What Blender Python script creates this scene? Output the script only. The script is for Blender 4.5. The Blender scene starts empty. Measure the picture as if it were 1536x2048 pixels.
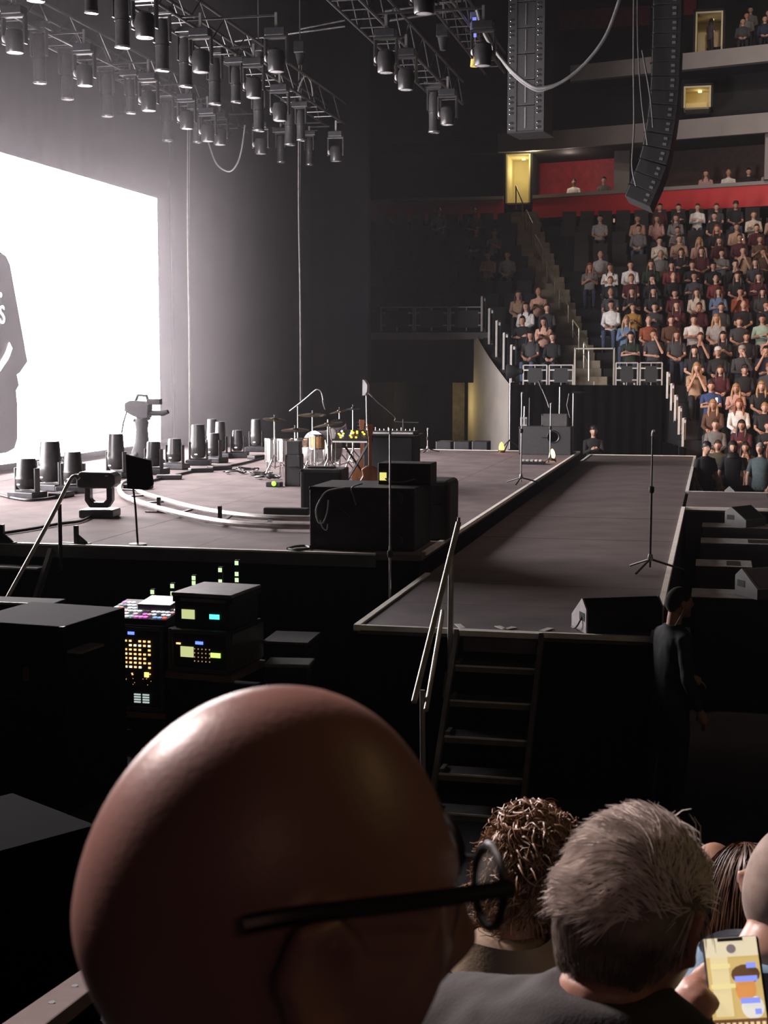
import bpy, bmesh, math, random
from mathutils import Vector, Matrix, noise
random.seed(7)
SC = bpy.context.scene
COL = SC.collection

# ------------------------------------------------------------------ camera, world, lights, exposure
FPX = 2900.0
YAW = math.radians(12.84)
PIT = math.radians(5.886)
CAM = Vector((0, 0, 3.35))
FW = Vector((-math.sin(YAW) * math.cos(PIT), math.cos(YAW) * math.cos(PIT), -math.sin(PIT)))
RT = Vector((math.cos(YAW), math.sin(YAW), 0))
UPV = RT.cross(FW)
cd = bpy.data.cameras.new('camera')
co = bpy.data.objects.new('camera', cd)
COL.objects.link(co)
co.location = CAM
co.rotation_euler = Matrix((RT, UPV, -FW)).transposed().to_euler()
cd.sensor_fit = 'VERTICAL'
cd.sensor_height = 36.0
cd.lens = 36.0 * FPX / 2048.0
cd.clip_start = 0.05
cd.clip_end = 300
cd.dof.use_dof = True
cd.dof.focus_distance = 22.0
cd.dof.aperture_fstop = 20.0
SC.camera = co
SC.view_settings.view_transform = 'Standard'
SC.view_settings.look = 'None'
SC.view_settings.exposure = 0.0
SC.view_settings.gamma = 1.0
SC.view_settings.use_curve_mapping = False
SC.cycles.use_denoising = True
SC.cycles.max_bounces = 5
SC.cycles.volume_bounces = 1
SC.cycles.sample_clamp_indirect = 3.0
w = bpy.data.worlds.new('world')
SC.world = w
w.use_nodes = True
w.node_tree.nodes['Background'].inputs[0].default_value = (0.0052, 0.0058, 0.0076, 1)
w.node_tree.nodes['Background'].inputs[1].default_value = 1.0


def spot(name, loc, aim, watts, col, deg, blend=0.8, rad=0.3):
    l = bpy.data.lights.new(name, 'SPOT')
    l.energy = watts
    l.color = col
    l.spot_size = math.radians(deg)
    l.spot_blend = blend
    l.shadow_soft_size = rad
    o = bpy.data.objects.new(name, l)
    COL.objects.link(o)
    o.location = loc
    o.rotation_euler = (Vector(aim) - Vector(loc)).to_track_quat('-Z', 'Y').to_euler()
    return o


def lamp(name, loc, watts, col, rad=0.05):
    l = bpy.data.lights.new(name, 'POINT')
    l.energy = watts
    l.color = col
    l.shadow_soft_size = rad
    o = bpy.data.objects.new(name, l)
    COL.objects.link(o)
    o.location = loc
    return o


SCREEN_L = 26.0
# dimmed arena house lights over the far stand and the upper tiers
spot('unseen_spot', (3.0, 20.0, 15.0), (2.2, 35.0, 2.2), 9500, (1, 0.62, 0.42), 34, 1.0, 0.5)
spot('unseen_spot', (-2.0, 22.0, 17.0), (0.5, 45.0, 7.5), 2600, (1, 0.66, 0.48), 40, 1.0, 0.5)
spot('unseen_spot', (1.0, 30.0, 17.0), (4.0, 49.0, 9.0), 4500, (1, 0.85, 0.75), 50, 1.0, 0.5)
# unseen spot added at the stage side to rim the near heads
spot('unseen_spot', (-10.5, 7.8, 11.0), (0.6, 1.7, 2.6), 13500, (1, 0.80, 0.76), 30, 0.9, 1.2)
spot('unseen_spot', (6.0, 15.0, 15.0), (0.3, 17.5, 0.9), 1300, (1, 0.72, 0.62), 46, 1.0, 0.5)  # dim overhead house light on the floor beside the runway
lamp('unseen_warm_lamp', (3.5, -5.5, 6.5), 50, (1, 0.52, 0.40), 0.6)  # warm fill lamp added behind the near heads
# concourse lamps behind the camera's own stand
for q in ((4.6, 3.4, 6.9), (5.6, 3.0, 6.6), (6.4, 2.2, 6.1)):
    lamp('unseen_warm_lamp', q, 22, (1, 0.70, 0.26), 0.12)

# ------------------------------------------------------------------ pixel helpers (1536 x 2048 frame)


def ray(x, y):
    return FW + RT * ((x - 768) / FPX) - UPV * ((y - 1024) / FPX)


def PZ(x, y, z):
    r = ray(x, y)
    return CAM + r * ((z - CAM.z) / r.z)


def PY(x, y, Y):
    r = ray(x, y)
    return CAM + r * (Y / r.y)


def PX(x, y, X):
    r = ray(x, y)
    return CAM + r * (X / r.x)


# ------------------------------------------------------------------ mesh helpers


class MB:
    def __init__(s):
        s.v = []
        s.f = []

    def add(s, vs, fs):
        n = len(s.v)
        s.v += [tuple(q) for q in vs]
        s.f += [tuple(i + n for i in f) for f in fs]
        return s

    def box(s, x0, x1, y0, y1, z0, z1):
        v = [(x, y, z) for z in (z0, z1) for y in (y0, y1) for x in (x0, x1)]
        return s.add(v, [(0, 2, 3, 1), (4, 5, 7, 6), (0, 1, 5, 4), (1, 3, 7, 5), (3, 2, 6, 7), (2, 0, 4, 6)])

    def bar(s, a, b, w, h, up=(0, 0, 1)):
        a, b = Vector(a), Vector(b)
        d = (b - a).normalized()
        u = Vector(up)
        if abs(d.dot(u)) > 0.98:
            u = Vector((1, 0, 0))
        r = d.cross(u).normalized() * (w / 2)
        t = r.cross(d).normalized() * (h / 2)
        v = [p + i * r + j * t for p in (a, b) for i, j in ((-1, -1), (1, -1), (1, 1), (-1, 1))]
        return s.add(v, [(0, 3, 2, 1), (4, 5, 6, 7), (0, 1, 5, 4), (1, 2, 6, 5), (2, 3, 7, 6), (3, 0, 4, 7)])

    def tube(s, pts, rad, n=8, caps=True):
        pts = [Vector(p) for p in pts]
        if not isinstance(rad, (list, tuple)):
            rad = [rad] * len(pts)
        ds = []
        for i in range(len(pts)):
            a = pts[max(i - 1, 0)]
            b = pts[min(i + 1, len(pts) - 1)]
            ds.append((b - a).normalized())
        u = Vector((0, 0, 1)) if abs(ds[0].z) < 0.9 else Vector((1, 0, 0))
        r = ds[0].cross(u).normalized()
        vs, fs = [], []
        for i, p in enumerate(pts):
            r = (r - ds[i] * r.dot(ds[i])).normalized()
            t = ds[i].cross(r)
            for k in range(n):
                a = 2 * math.pi * k / n
                vs.append(p + (r * math.cos(a) + t * math.sin(a)) * rad[i])
        for i in range(len(pts) - 1):
            for k in range(n):
                k2 = (k + 1) % n
                fs.append((i * n + k, i * n + k2, (i + 1) * n + k2, (i + 1) * n + k))
        if caps:
            fs.append(tuple(range(n - 1, -1, -1)))
            fs.append(tuple((len(pts) - 1) * n + k for k in range(n)))
        return s.add(vs, fs)

    def cyl(s, a, b, r, r2=None, n=12):
        return s.tube([a, b], [r, r if r2 is None else r2], n)

    def lathe(s, prof, c=(0, 0, 0), n=20, M=None):
        vs, fs = [], []
        for (r, z) in prof:
            for k in range(n):
                a = 2 * math.pi * k / n
                p = Vector((r * math.cos(a), r * math.sin(a), z))
                if M:
                    p = M @ p
                vs.append(p + Vector(c))
        for i in range(len(prof) - 1):
            for k in range(n):
                k2 = (k + 1) % n
                fs.append((i * n + k, i * n + k2, (i + 1) * n + k2, (i + 1) * n + k))
        if prof[0][0] > 1e-5:
            fs.append(tuple(range(n - 1, -1, -1)))
        if prof[-1][0] > 1e-5:
            fs.append(tuple((len(prof) - 1) * n + k for k in range(n)))
        return s.add(vs, fs)

    def ell(s, c, r, nu=12, nv=8, M=None):
        vs, fs = [], []
        for j in range(nv + 1):
            t = math.pi * j / nv
            for i in range(nu):
                a = 2 * math.pi * i / nu
                p = Vector((r[0] * math.sin(t) * math.cos(a), r[1] * math.sin(t) * math.sin(a), -r[2] * math.cos(t)))
                if M:
                    p = M @ p
                vs.append(p + Vector(c))
        for j in range(nv):
            for i in range(nu):
                i2 = (i + 1) % nu
                fs.append((j * nu + i, j * nu + i2, (j + 1) * nu + i2, (j + 1) * nu + i))
        return s.add(vs, fs)

    def loft(s, rings, n=14, e=2.4):
        vs, fs = [], []
        for (cx, cy, cz, rx, ry) in rings:
            for k in range(n):
                a = 2 * math.pi * k / n
                ca, sa = math.cos(a), math.sin(a)
                vs.append((cx + rx * math.copysign(abs(ca) ** (2 / e), ca), cy + ry * math.copysign(abs(sa) ** (2 / e), sa), cz))
        for i in range(len(rings) - 1):
            for k in range(n):
                k2 = (k + 1) % n
                fs.append((i * n + k, i * n + k2, (i + 1) * n + k2, (i + 1) * n + k))
        fs.append(tuple(range(n - 1, -1, -1)))
        fs.append(tuple((len(rings) - 1) * n + k for k in range(n)))
        return s.add(vs, fs)

    def prism(s, poly, a, b, axis='y'):
        n = len(poly)

        def P(q, t):
            return {'y': (q[0], t, q[1]), 'x': (t, q[0], q[1]), 'z': (q[0], q[1], t)}[axis]
        vs = [P(q, a) for q in poly] + [P(q, b) for q in poly]
        fs = [tuple(range(n - 1, -1, -1)), tuple(range(n, 2 * n))]
        fs += [(i, (i + 1) % n, n + (i + 1) % n, n + i) for i in range(n)]
        return s.add(vs, fs)

    def mesh(s, name, smooth=False):
        me = bpy.data.meshes.new(name)
        me.from_pydata(s.v, [], s.f)
        bm = bmesh.new()
        bm.from_mesh(me)
        bmesh.ops.recalc_face_normals(bm, faces=bm.faces)
        bm.to_mesh(me)
        bm.free()
        if smooth:
            me.shade_smooth()
            me.set_sharp_from_angle(angle=0.7)
        return me

    def build(s, name, mat=None, parent=None, smooth=False, bevel=0, loc=None, rotz=0):
        o = bpy.data.objects.new(name, s.mesh(name, smooth))
        COL.objects.link(o)
        if mat:
            o.data.materials.append(mat)
        if parent:
            o.parent = parent
        if loc is not None:
            o.location = loc
        o.rotation_euler = (0, 0, rotz)
        if bevel:
            b = o.modifiers.new('bevel', 'BEVEL')
            b.width = bevel
            b.segments = 2
            b.limit_method = 'ANGLE'
        return o


def link_mesh(name, me, mat=None, parent=None, loc=None, rotz=0):
    o = bpy.data.objects.new(name, me)
    COL.objects.link(o)
    if mat and not me.materials:
        me.materials.append(mat)
    if parent:
        o.parent = parent
    if loc is not None:
        o.location = loc
    o.rotation_euler = (0, 0, rotz)
    return o


def thing(name, label, cat, loc=(0, 0, 0), rotz=0, group=None, kind=None):
    o = bpy.data.objects.new(name, None)
    o.empty_display_size = 0.1
    COL.objects.link(o)
    o.location = loc
    o.rotation_euler = (0, 0, rotz)
    return tag(o, label, cat, group, kind)


def tag(o, label=None, cat=None, group=None, kind=None):
    if label:
        o['label'] = label
    if cat:
        o['category'] = cat
    if group:
        o['group'] = group
    if kind:
        o['kind'] = kind
    return o


KIDS = {}


def dup(root, loc=None, rotz=None, label=None, group=None):
    def cp(o, par):
        c = o.copy()
        COL.objects.link(c)
        c.parent = par
        for k in o.children:
            cp(k, c)
        return c
    r = cp(root, None)
    if loc is not None:
        r.location = loc
    if rotz is not None:
        r.rotation_euler = (0, 0, rotz)
    if label:
        r['label'] = label
    if group:
        r['group'] = group
    return r


# ------------------------------------------------------------------ materials
MATS = {}


def mat(name, col, rough=0.6, metal=0.0, var=0.25, scale=6.0, bump=0.0, bscale=60.0, spec=0.5, stretch=None):
    if name in MATS:
        return MATS[name]
    m = bpy.data.materials.new(name)
    m.use_nodes = True
    nt = m.node_tree
    b = nt.nodes['Principled BSDF']
    b.inputs['Roughness'].default_value = rough
    b.inputs['Metallic'].default_value = metal
    b.inputs['Specular IOR Level'].default_value = spec
    tc = nt.nodes.new('ShaderNodeTexCoord')
    src = tc.outputs['Object']
    if stretch:
        mp = nt.nodes.new('ShaderNodeMapping')
        mp.inputs['Scale'].default_value = stretch
        nt.links.new(src, mp.inputs[0])
        src = mp.outputs[0]
    nz = nt.nodes.new('ShaderNodeTexNoise')
    nz.inputs['Scale'].default_value = scale
    nz.inputs['Detail'].default_value = 5
    nt.links.new(src, nz.inputs['Vector'])
    rp = nt.nodes.new('ShaderNodeValToRGB')
    rp.color_ramp.elements[0].position = 0.3
    rp.color_ramp.elements[1].position = 0.7
    rp.color_ramp.elements[0].color = tuple(c * (1 - var) for c in col) + (1,)
    rp.color_ramp.elements[1].color = tuple(min(1, c * (1 + var)) for c in col) + (1,)
    nt.links.new(nz.outputs[0], rp.inputs[0])
    nt.links.new(rp.outputs[0], b.inputs['Base Color'])
    if bump:
        n2 = nt.nodes.new('ShaderNodeTexNoise')
        n2.inputs['Scale'].default_value = bscale
        nt.links.new(src, n2.inputs['Vector'])
        bp = nt.nodes.new('ShaderNodeBump')
        bp.inputs['Strength'].default_value = bump
        bp.inputs['Distance'].default_value = 0.01
        nt.links.new(n2.outputs[0], bp.inputs['Height'])
        nt.links.new(bp.outputs[0], b.inputs['Normal'])
    MATS[name] = m
    return m


def glow(name, col, strength, sample=False):
    if name in MATS:
        return MATS[name]
    m = bpy.data.materials.new(name)
    m.use_nodes = True
    nt = m.node_tree
    b = nt.nodes['Principled BSDF']
    b.inputs['Base Color'].default_value = tuple(c * 0.3 for c in col) + (1,)
    b.inputs['Emission Color'].default_value = tuple(col) + (1,)
    b.inputs['Emission Strength'].default_value = strength
    if not sample:
        m.cycles.emission_sampling = 'NONE'
    MATS[name] = m
    return m


def glass(name, col=(0.8, 0.85, 0.85), alpha=0.12, rough=0.05):
    if name in MATS:
        return MATS[name]
    m = mat(name, col, rough, 0, 0.05)
    m.node_tree.nodes['Principled BSDF'].inputs['Alpha'].default_value = alpha
    return m


BLK = mat('black_paint', (0.010, 0.010, 0.012), 0.5, 0, 0.3, 8)
BLKM = mat('black_matte', (0.007, 0.007, 0.009), 0.85, 0, 0.3, 5)
TOLEX = mat('black_tolex', (0.014, 0.014, 0.016), 0.6, 0, 0.3, 10, 0.5, 180)
DRAPE = mat('black_drape', (0.0020, 0.0020, 0.0028), 0.95, 0, 0.06, 2.0, 0.03, 12, 0.05, (6, 6, 0.15))
SKIRT = mat('stage_skirt', (0.006, 0.006, 0.008), 0.95, 0, 0.4, 2.0, 0.5, 10, 0.1, (5, 5, 0.2))
DECK = mat('stage_deck', (0.150, 0.119, 0.118), 0.8, 0, 0.30, 1.6, 0.15, 30, 0.18)
DECKR = mat('runway_deck', (0.105, 0.082, 0.079), 0.72, 0, 0.28, 1.8, 0.25, 30)
TRIM = mat('aluminium_trim', (0.92, 0.87, 0.80), 0.45, 0.0, 0.12, 6)
STEEL = mat('steel', (0.42, 0.41, 0.40), 0.35, 0.9, 0.15, 8)
CHROME = mat('chrome', (0.75, 0.74, 0.73), 0.16, 1.0, 0.08, 8)
DKMET = mat('dark_metal', (0.045, 0.045, 0.05), 0.38, 0.7, 0.25, 10)
TRUSSM = mat('truss_metal', (0.09, 0.09, 0.095), 0.36, 0.85, 0.3, 12)
LAMPB = mat('lamp_body', (0.028, 0.027, 0.028), 0.34, 0.1, 0.25, 12)
LENS = mat('lamp_lens', (0.75, 0.75, 0.78), 0.12, 0.6, 0.05, 3)
RAILM = mat('rail_metal', (0.60, 0.57, 0.48), 0.32, 0.75, 0.1, 8)
RAILP = mat('rail_paint', (0.42, 0.41, 0.39), 0.45, 0.2, 0.12, 8)
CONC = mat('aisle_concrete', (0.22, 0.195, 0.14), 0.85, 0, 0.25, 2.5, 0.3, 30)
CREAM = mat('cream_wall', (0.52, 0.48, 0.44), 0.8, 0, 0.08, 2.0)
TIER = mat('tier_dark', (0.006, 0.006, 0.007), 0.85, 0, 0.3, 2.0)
SEATM = mat('seat_black', (0.0035, 0.0035, 0.0038), 0.7, 0, 0.2, 8)
RED = mat('red_fascia', (0.50, 0.012, 0.014), 0.55, 0, 0.08, 2.0)
GREYW = mat('grey_fascia', (0.24, 0.22, 0.215), 0.7, 0, 0.1, 1.5)
FLOORM = mat('arena_floor', (0.022, 0.022, 0.023), 0.75, 0, 0.4, 1.2, 0.2, 30)
BRASS = mat('cymbal_bronze', (0.55, 0.44, 0.30), 0.25, 1.0, 0.12, 20)
DRUMSH = mat('drum_shell', (0.30, 0.285, 0.28), 0.3, 0.3, 0.1, 10)
HEADM = mat('drum_head', (0.42, 0.40, 0.39), 0.5, 0, 0.05, 5)
WOOD = mat('wood_brown', (0.20, 0.075, 0.028), 0.4, 0, 0.35, 6, stretch=(3, 3, 0.5))
CABLE = mat('cable', (0.16, 0.16, 0.16), 0.45, 0, 0.2, 6)
CABLEB = mat('cable_black', (0.012, 0.012, 0.013), 0.5, 0, 0.2, 6)

# ------------------------------------------------------------------ the setting: floor, shell
ZR, ZM = 1.30, 1.51          # runway deck and main stage heights
fl = MB().box(-32, 24, -6, 58, -0.2, 0).build('floor', FLOORM)
tag(fl, 'dark arena floor between the stage and the stands', None, None, 'structure')
tag(MB().box(-32, 24, 57.6, 58, 0, 24).build('wall_back', TIER), 'dark rear wall of the arena bowl', None, None, 'structure')
tag(MB().box(-32, -31.6, -6, 57.6, 0, 24).build('wall_stage_end', TIER), 'dark end wall behind the stage', None, None, 'structure')
tag(MB().box(-32, 24, -6, 58, 24, 24.3).build('ceiling', TIER), 'dark arena ceiling', None, None, 'structure')

# ---- main stage with deck panels
st = thing('main_stage', 'raised main stage floored with grey-brown deck panels', 'stage', (0, 0, 0))
SX0, SX1, SY0, SY1 = -13.2, -2.72, 13.55, 30.2
MB().box(SX0, SX1 - 0.02, SY0 + 0.02, SY1, 0.0, ZM - 0.06).build('skirt', SKIRT, st)
nx, ny = 9, 7
pw, pl = (SX1 - SX0) / nx, (SY1 - SY0) / ny
pm = MB().box(0.003, pw - 0.003, 0.003, pl - 0.003, -0.058, 0).mesh('deck_panel')
pm.materials.append(DECK)
for i in range(nx):
    for j in range(ny):
        link_mesh('deck_panel', pm, None, st, (SX0 + i * pw, SY0 + j * pl, ZM - random.uniform(.0015, .003)))
MB().box(SX0, SX1 - 0.45, SY0 - 0.04, SY0 + 0.0, ZM - 0.13, ZM - 0.012).build('front_fascia', mat('fascia_grey', (0.10, 0.095, 0.095), 0.6), st)
MB().box(SX0, SX1 - 0.45, SY0 - 0.045, SY0 + 0.012, ZM - 0.012, ZM + 0.006).build('edge_trim', TRIM, st)
MB().box(SX1 - 0.035, SX1 + 0.012, SY0 + 0.2, SY1, ZM - 0.03, ZM + 0.008).build('edge_trim', TRIM, st)
MB().box(-8.6, SX1, SY1, SY1 + 0.03, ZM - 0.02, ZM + 0.006).build('edge_trim', TRIM, st)

# ---- lower runway with deck panels, and its cross walkway
rw = thing('stage_runway', 'long lower runway deck running along the edge of the main stage', 'runway', (0, 0, 0))
RX0, RX1, RY0, RY1 = -2.72, -0.40, 10.87, 32.6
MB().box(RX0 + 0.02, RX1 - 0.02, RY0 + 0.03, RY1 - 0.02, 0.0, ZR - 0.06).build('skirt', SKIRT, rw)
n = 18
pl = (RY1 - RY0) / n
pm = MB().box(RX0 + 0.03, RX1 - 0.03, 0.004, pl - 0.004, -0.058, 0).mesh('deck_panel')
pm.materials.append(DECKR)
for j in range(n):
    link_mesh('deck_panel', pm, None, rw, (0, RY0 + j * pl, ZR - random.uniform(.0015, .005)))
MB().box(RX1 - 0.035, RX1 + 0.015, RY0, 20.95, ZR - 0.04, ZR + 0.012).build('edge_trim', TRIM, rw)
MB().box(RX1 - 0.035, RX1 + 0.015, 23.58, RY1, ZR - 0.04, ZR + 0.012).build('edge_trim', TRIM, rw)
MB().box(RX0, RX0 + 0.05, RY0, SY0 + 0.2, ZR - 0.04, ZR + 0.012).build('edge_trim', TRIM, rw)
MB().box(RX0, RX0 + 0.05, SY1, RY1, ZR - 0.04, ZR + 0.012).build('edge_trim', TRIM, rw)
MB().box(RX0, RX1, RY0 - 0.015, RY0 + 0.025, ZR - 0.03, ZR + 0.010).build('edge_trim', TRIM, rw)
MB().box(RX0, RX1, RY1 - 0.02, RY1 + 0.02, ZR - 0.03, ZR + 0.010).build('edge_trim', TRIM, rw)
cw = thing('cross_walkway', 'walkway deck leaving the runway towards the arena floor', 'runway', (0, 0, 0))
MB().box(RX1 + 0.02, 8.0, 20.98, 23.55, 0, ZR - 0.06).build('skirt', SKIRT, cw)
for k in range(7):
    MB().box(RX1 + 0.02 + k * 1.2, RX1 + 0.014 + (k + 1) * 1.2, 20.97, 23.56, ZR - 0.058, ZR).build('deck_panel', DECKR, cw)
MB().box(RX1 + 0.02, 8.0, 20.93, 20.97, ZR - 0.03, ZR + 0.01).build('edge_trim', TRIM, cw)
MB().box(RX1 + 0.02, 8.0, 23.56, 23.60, ZR - 0.03, ZR + 0.01).build('edge_trim', TRIM, cw)

# ---- LED wall with the dark printed figure it shows
XS = -11.5
scr = thing('video_screen', 'huge glowing white video wall showing a dark figure in a printed shirt', 'screen', (XS, 22.3, 1.5))
YS0, YS1, ZS0, ZS1 = -6.75, 6.75, 0.17, 5.27
SCRM = glow('screen_white', (1.0, 0.91, 0.92), SCREEN_L, True)
MB().add([(0, YS0, ZS0), (0, YS1, ZS0), (0, YS1, ZS1), (0, YS0, ZS1)], [(0, 1, 2, 3)]).build('led_face', SCRM, scr)
MB().box(-0.35, -0.012, YS0 - 0.02, YS1 + 0.02, ZS0 - 0.02, ZS1 + 0.02).build('cabinet_frame', BLKM, scr)
MB().box(-0.9, -0.4, YS0, YS1, 0.012, 0.16).build('plinth', BLKM, scr)
FIG = glow('screen_figure', (0.20, 0.19, 0.21), 0.25)
half = [(0, 503), (13, 512), (21, 529), (33, 595), (56, 723), (41, 745), (35, 749), (39, 771), (33, 781), (36, 811), (36, 877), (30, 897), (13, 906), (0, 907)]
pts = [PX(x, y, XS + 0.02) for x, y in half]
yc = PX(-62, 700, XS + 0.02).y
yz = [(p.y - 22.3, p.z - 1.5) for p in pts]
neck = [(yc - 22.3 + 0.45, yz[0][1] + 0.12), (yc - 22.3 + 0.22, yz[0][1] + 0.2), (yc - 22.3 + 0.2, yz[0][1] + 0.35)]
rt = yz[:1] + yz[1:] + [(yc - 22.3 + 0.3, yz[-1][1] - 0.02)]
mir = lambda q: (2 * (yc - 22.3) - q[0], q[1])
poly = list(reversed(neck)) + rt + [mir(q) for q in reversed(rt)] + [mir(q) for q in neck]
poly = poly[::-1]
MB().prism(poly, 0.006, 0.012, 'x').build('screen_figure', FIG, scr)
lm = [(19, 685), (25, 697), (17, 718), (0, 743), (-30, 765), (-30, 745), (0, 727), (12, 705)]
MB().prism([(PX(x, y, XS + .02).y - 22.3, PX(x, y, XS + .02).z - 1.5) for x, y in lm], 0.013, 0.017, 'x').build('printed_mark', SCRM, scr)


def text(body, size, mtl, parent, loc, rot, name='lettering', ext=0.001, align='CENTER', sx=1.0):
    c = bpy.data.curves.new(name, 'FONT')
    c.body = body
    c.size = size
    c.extrude = ext
    c.align_x = align
    o = bpy.data.objects.new(name, c)
    COL.objects.link(o)
    c.materials.append(mtl)
    bpy.context.view_layer.update()
    me = bpy.data.meshes.new_from_object(o.evaluated_get(bpy.context.evaluated_depsgraph_get()))
    bpy.data.objects.remove(o)
    o = bpy.data.objects.new(name, me)
    COL.objects.link(o)
    if not me.materials:
        me.materials.append(mtl)
    o.parent = parent
    o.location = loc
    o.rotation_euler = rot
    o.scale = (sx, 1, 1)
    return o


for (body, x, y, size) in (('1.', 6, 594, 0.62), ('ES', 11, 647, 0.42)):
    p = PX(x, y, XS + 0.02)
    text(body, size, SCRM, scr, (0.016, p.y - 22.3, p.z - 1.5), (math.pi / 2, 0, math.pi / 2), 'printed_letters', 0.001, 'RIGHT')

# ---- black drapes


def drape(name, label, p0, p1, z0, z1, amp=0.025, wl=0.35, m=DRAPE):
    p0, p1 = Vector((p0[0], p0[1], 0)), Vector((p1[0], p1[1], 0))
    L = (p1 - p0).length
    d = (p1 - p0) / L
    nn = Vector((-d.y, d.x, 0))
    k = max(8, int(L / wl * 5))
    vs, fs = [], []
    zs = [z0, z0 + (z1 - z0) * 0.5, z1]
    for i in range(k + 1):
        t = L * i / k
        off = amp * math.sin(t / wl * 2 * math.pi + math.sin(t * 1.7)) * (0.7 + 0.3 * math.sin(t * .9))
        for z in zs:
            q = p0 + d * t + nn * off
            vs.append((q.x, q.y, z))
    for i in range(k):
        for j in range(2):
            fs.append((i * 3 + j, (i + 1) * 3 + j, (i + 1) * 3 + j + 1, i * 3 + j + 1))
    o = MB().add(vs, fs).build(name, m, None, True)
    sol = o.modifiers.new('thickness', 'SOLIDIFY')
    sol.thickness = 0.012
    return tag(o, label, 'drape')


drape('stage_drape', 'tall black backdrop drape hanging behind the video wall', (-12.9, 12.0), (-12.9, 33.4), ZM + 0.004, 14.0, 0.006, 0.5)
drape('stage_drape', 'tall black wing drape closing the far end of the stage', (-12.9, 33.5), (-7.95, 33.5), 0.0, 14.0, 0.012, 0.5)
drape('stand_drape', 'black drape hung below the glass railing of the far stand', (-5.0, 35.85), (-1.25, 35.85), 0.0, 2.80, 0.05, 0.3)
drape('stand_drape', 'black drape covering the cut side of the lower seats', (-1.22, 35.8), (-0.62, 32.9), 0.0, 1.45, 0.04, 0.3)

# ---- opposite seating bank
RUN, RISE = 0.85, 0.40


def rowY(r):
    return 36 + RUN * r


def rowZ(r):
    return 2.8 + RISE * r


def aisleX(Y):
    return -2.92 - 0.286 * (Y - 36)


def bandY(X):
    return 48.5 if X < -6 else 48.5 - (X + 6) * 0.31


def cutX(Y):
    return -1.20 + (36 - Y) * 0.16


def wallX(Y):
    return -5.0 - 0.42 * (Y - 36)


bank = thing('seating_bank', 'dark stepped seating bank of the far stand', None, (0, 0, 0), 0, None, 'structure')
RANGES = {}
for r in range(-6, 14):
    y, z = rowY(r), rowZ(r)
    TOPR = r > 11
    xr = min(6.0, -6 + (48.5 - y - RUN) / 0.31) if y + RUN > 44.7 else 6.0
    if r < 0:
        xs = [(cutX(y), xr)]
    else:
        a = aisleX(y + 0.4)
        xl = wallX(y) if y < 39 else -13.5
        xs = [(xl, a - 0.47), (a + 0.47, max(a + 0.6, xr))]
    RANGES[r] = [] if TOPR else xs
    if TOPR:
        z = rowZ(12)
    for (x0, x1) in xs:
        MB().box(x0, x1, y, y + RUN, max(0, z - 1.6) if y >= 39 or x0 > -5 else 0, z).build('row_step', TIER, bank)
    z = rowZ(r)
    if r >= 0:
        a = aisleX(y + 0.4)
        for h in (0, 1):
            yy = y + h * RUN / 2
            a = aisleX(yy + 0.2)
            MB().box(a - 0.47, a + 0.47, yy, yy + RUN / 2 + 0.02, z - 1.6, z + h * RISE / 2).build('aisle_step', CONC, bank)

# tunnel mouth beside the seating bank
tun = thing('wall_tunnel', 'concrete tunnel mouth under the far stand', None, (0, 0, 0), 0, None, 'structure')
vs, fs = [], []
A, B = Vector((-4.98, 36.0, 0)), Vector((-6.75, 40.2, 0))
k = 10
for i in range(k + 1):
    t = i / k
    q = A.lerp(B, t) + Vector((-0.10 * math.sin(t * math.pi), 0, 0))
    for z in (0.0, 0.95, 2.78 + 1.30 * min(1, t / 0.72)):
        vs.append((q.x, q.y, z))
lo = [(i * 3, (i + 1) * 3, (i + 1) * 3 + 1, i * 3 + 1) for i in range(k)]
hi = [(i * 3 + 1, (i + 1) * 3 + 1, (i + 1) * 3 + 2, i * 3 + 2) for i in range(k)]
MB().add(vs, hi).build('curved_wall', CREAM, tun, True)
MB().add(vs, lo).build('wall_base', mat('wall_base', (0.16, 0.14, 0.11), 0.7), tun, True)
MB().box(-10.6, -5.95, 39.0, 39.9, 3.98, 4.16).build('slab_edge', GREYW, tun)
MB().box(-10.6, -6.0, 39.9, 45.5, 3.9, 4.1).build('slab', TIER, tun)
p, q = PY(740, 700, 40.5), PY(790, 700, 40.5)
MB().box(p.x - 0.6, q.x, 40.4, 45, 0, 3.98).build('side_wall', mat('olive_wall', (0.045, 0.042, 0.03), 0.85), tun)
MB().box(-10.6, -6.4, 45.0, 45.4, 0, 4.0).build('rear_wall', BLKM, tun)
q0, q1 = PY(908, 700, 40.9), PY(932, 700, 40.9)
MB().box(q0.x, q1.x, 40.7, 44, 0, 3.95).build('pier', mat('pier_brown', (0.14, 0.12, 0.10), 0.85), tun)
lamp('tunnel_lamp', (-7.3, 39.5, 2.2), 22, (1.0, 0.75, 0.3), 0.1)

# upper fascias, red band, concourse
def strip(name, xa, xb, dy, z0, z1, th, m, parent=None, step=1.0):
    mb = MB()
    x = xa
    while x < xb - 1e-6:
        x2 = min(xb, x + step)
        v = [(x, bandY(x) + dy, z0), (x2, bandY(x2) + dy, z0), (x2, bandY(x2) + dy + th, z0), (x, bandY(x) + dy + th, z0)]
        v += [(a, b, z1) for a, b, _ in v]
        mb.add(v, [(0, 3, 2, 1), (4, 5, 6, 7), (0, 1, 5, 4), (1, 2, 6, 5), (2, 3, 7, 6), (3, 0, 4, 7)])
        x = x2
    return mb.build(name, m, parent)


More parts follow.
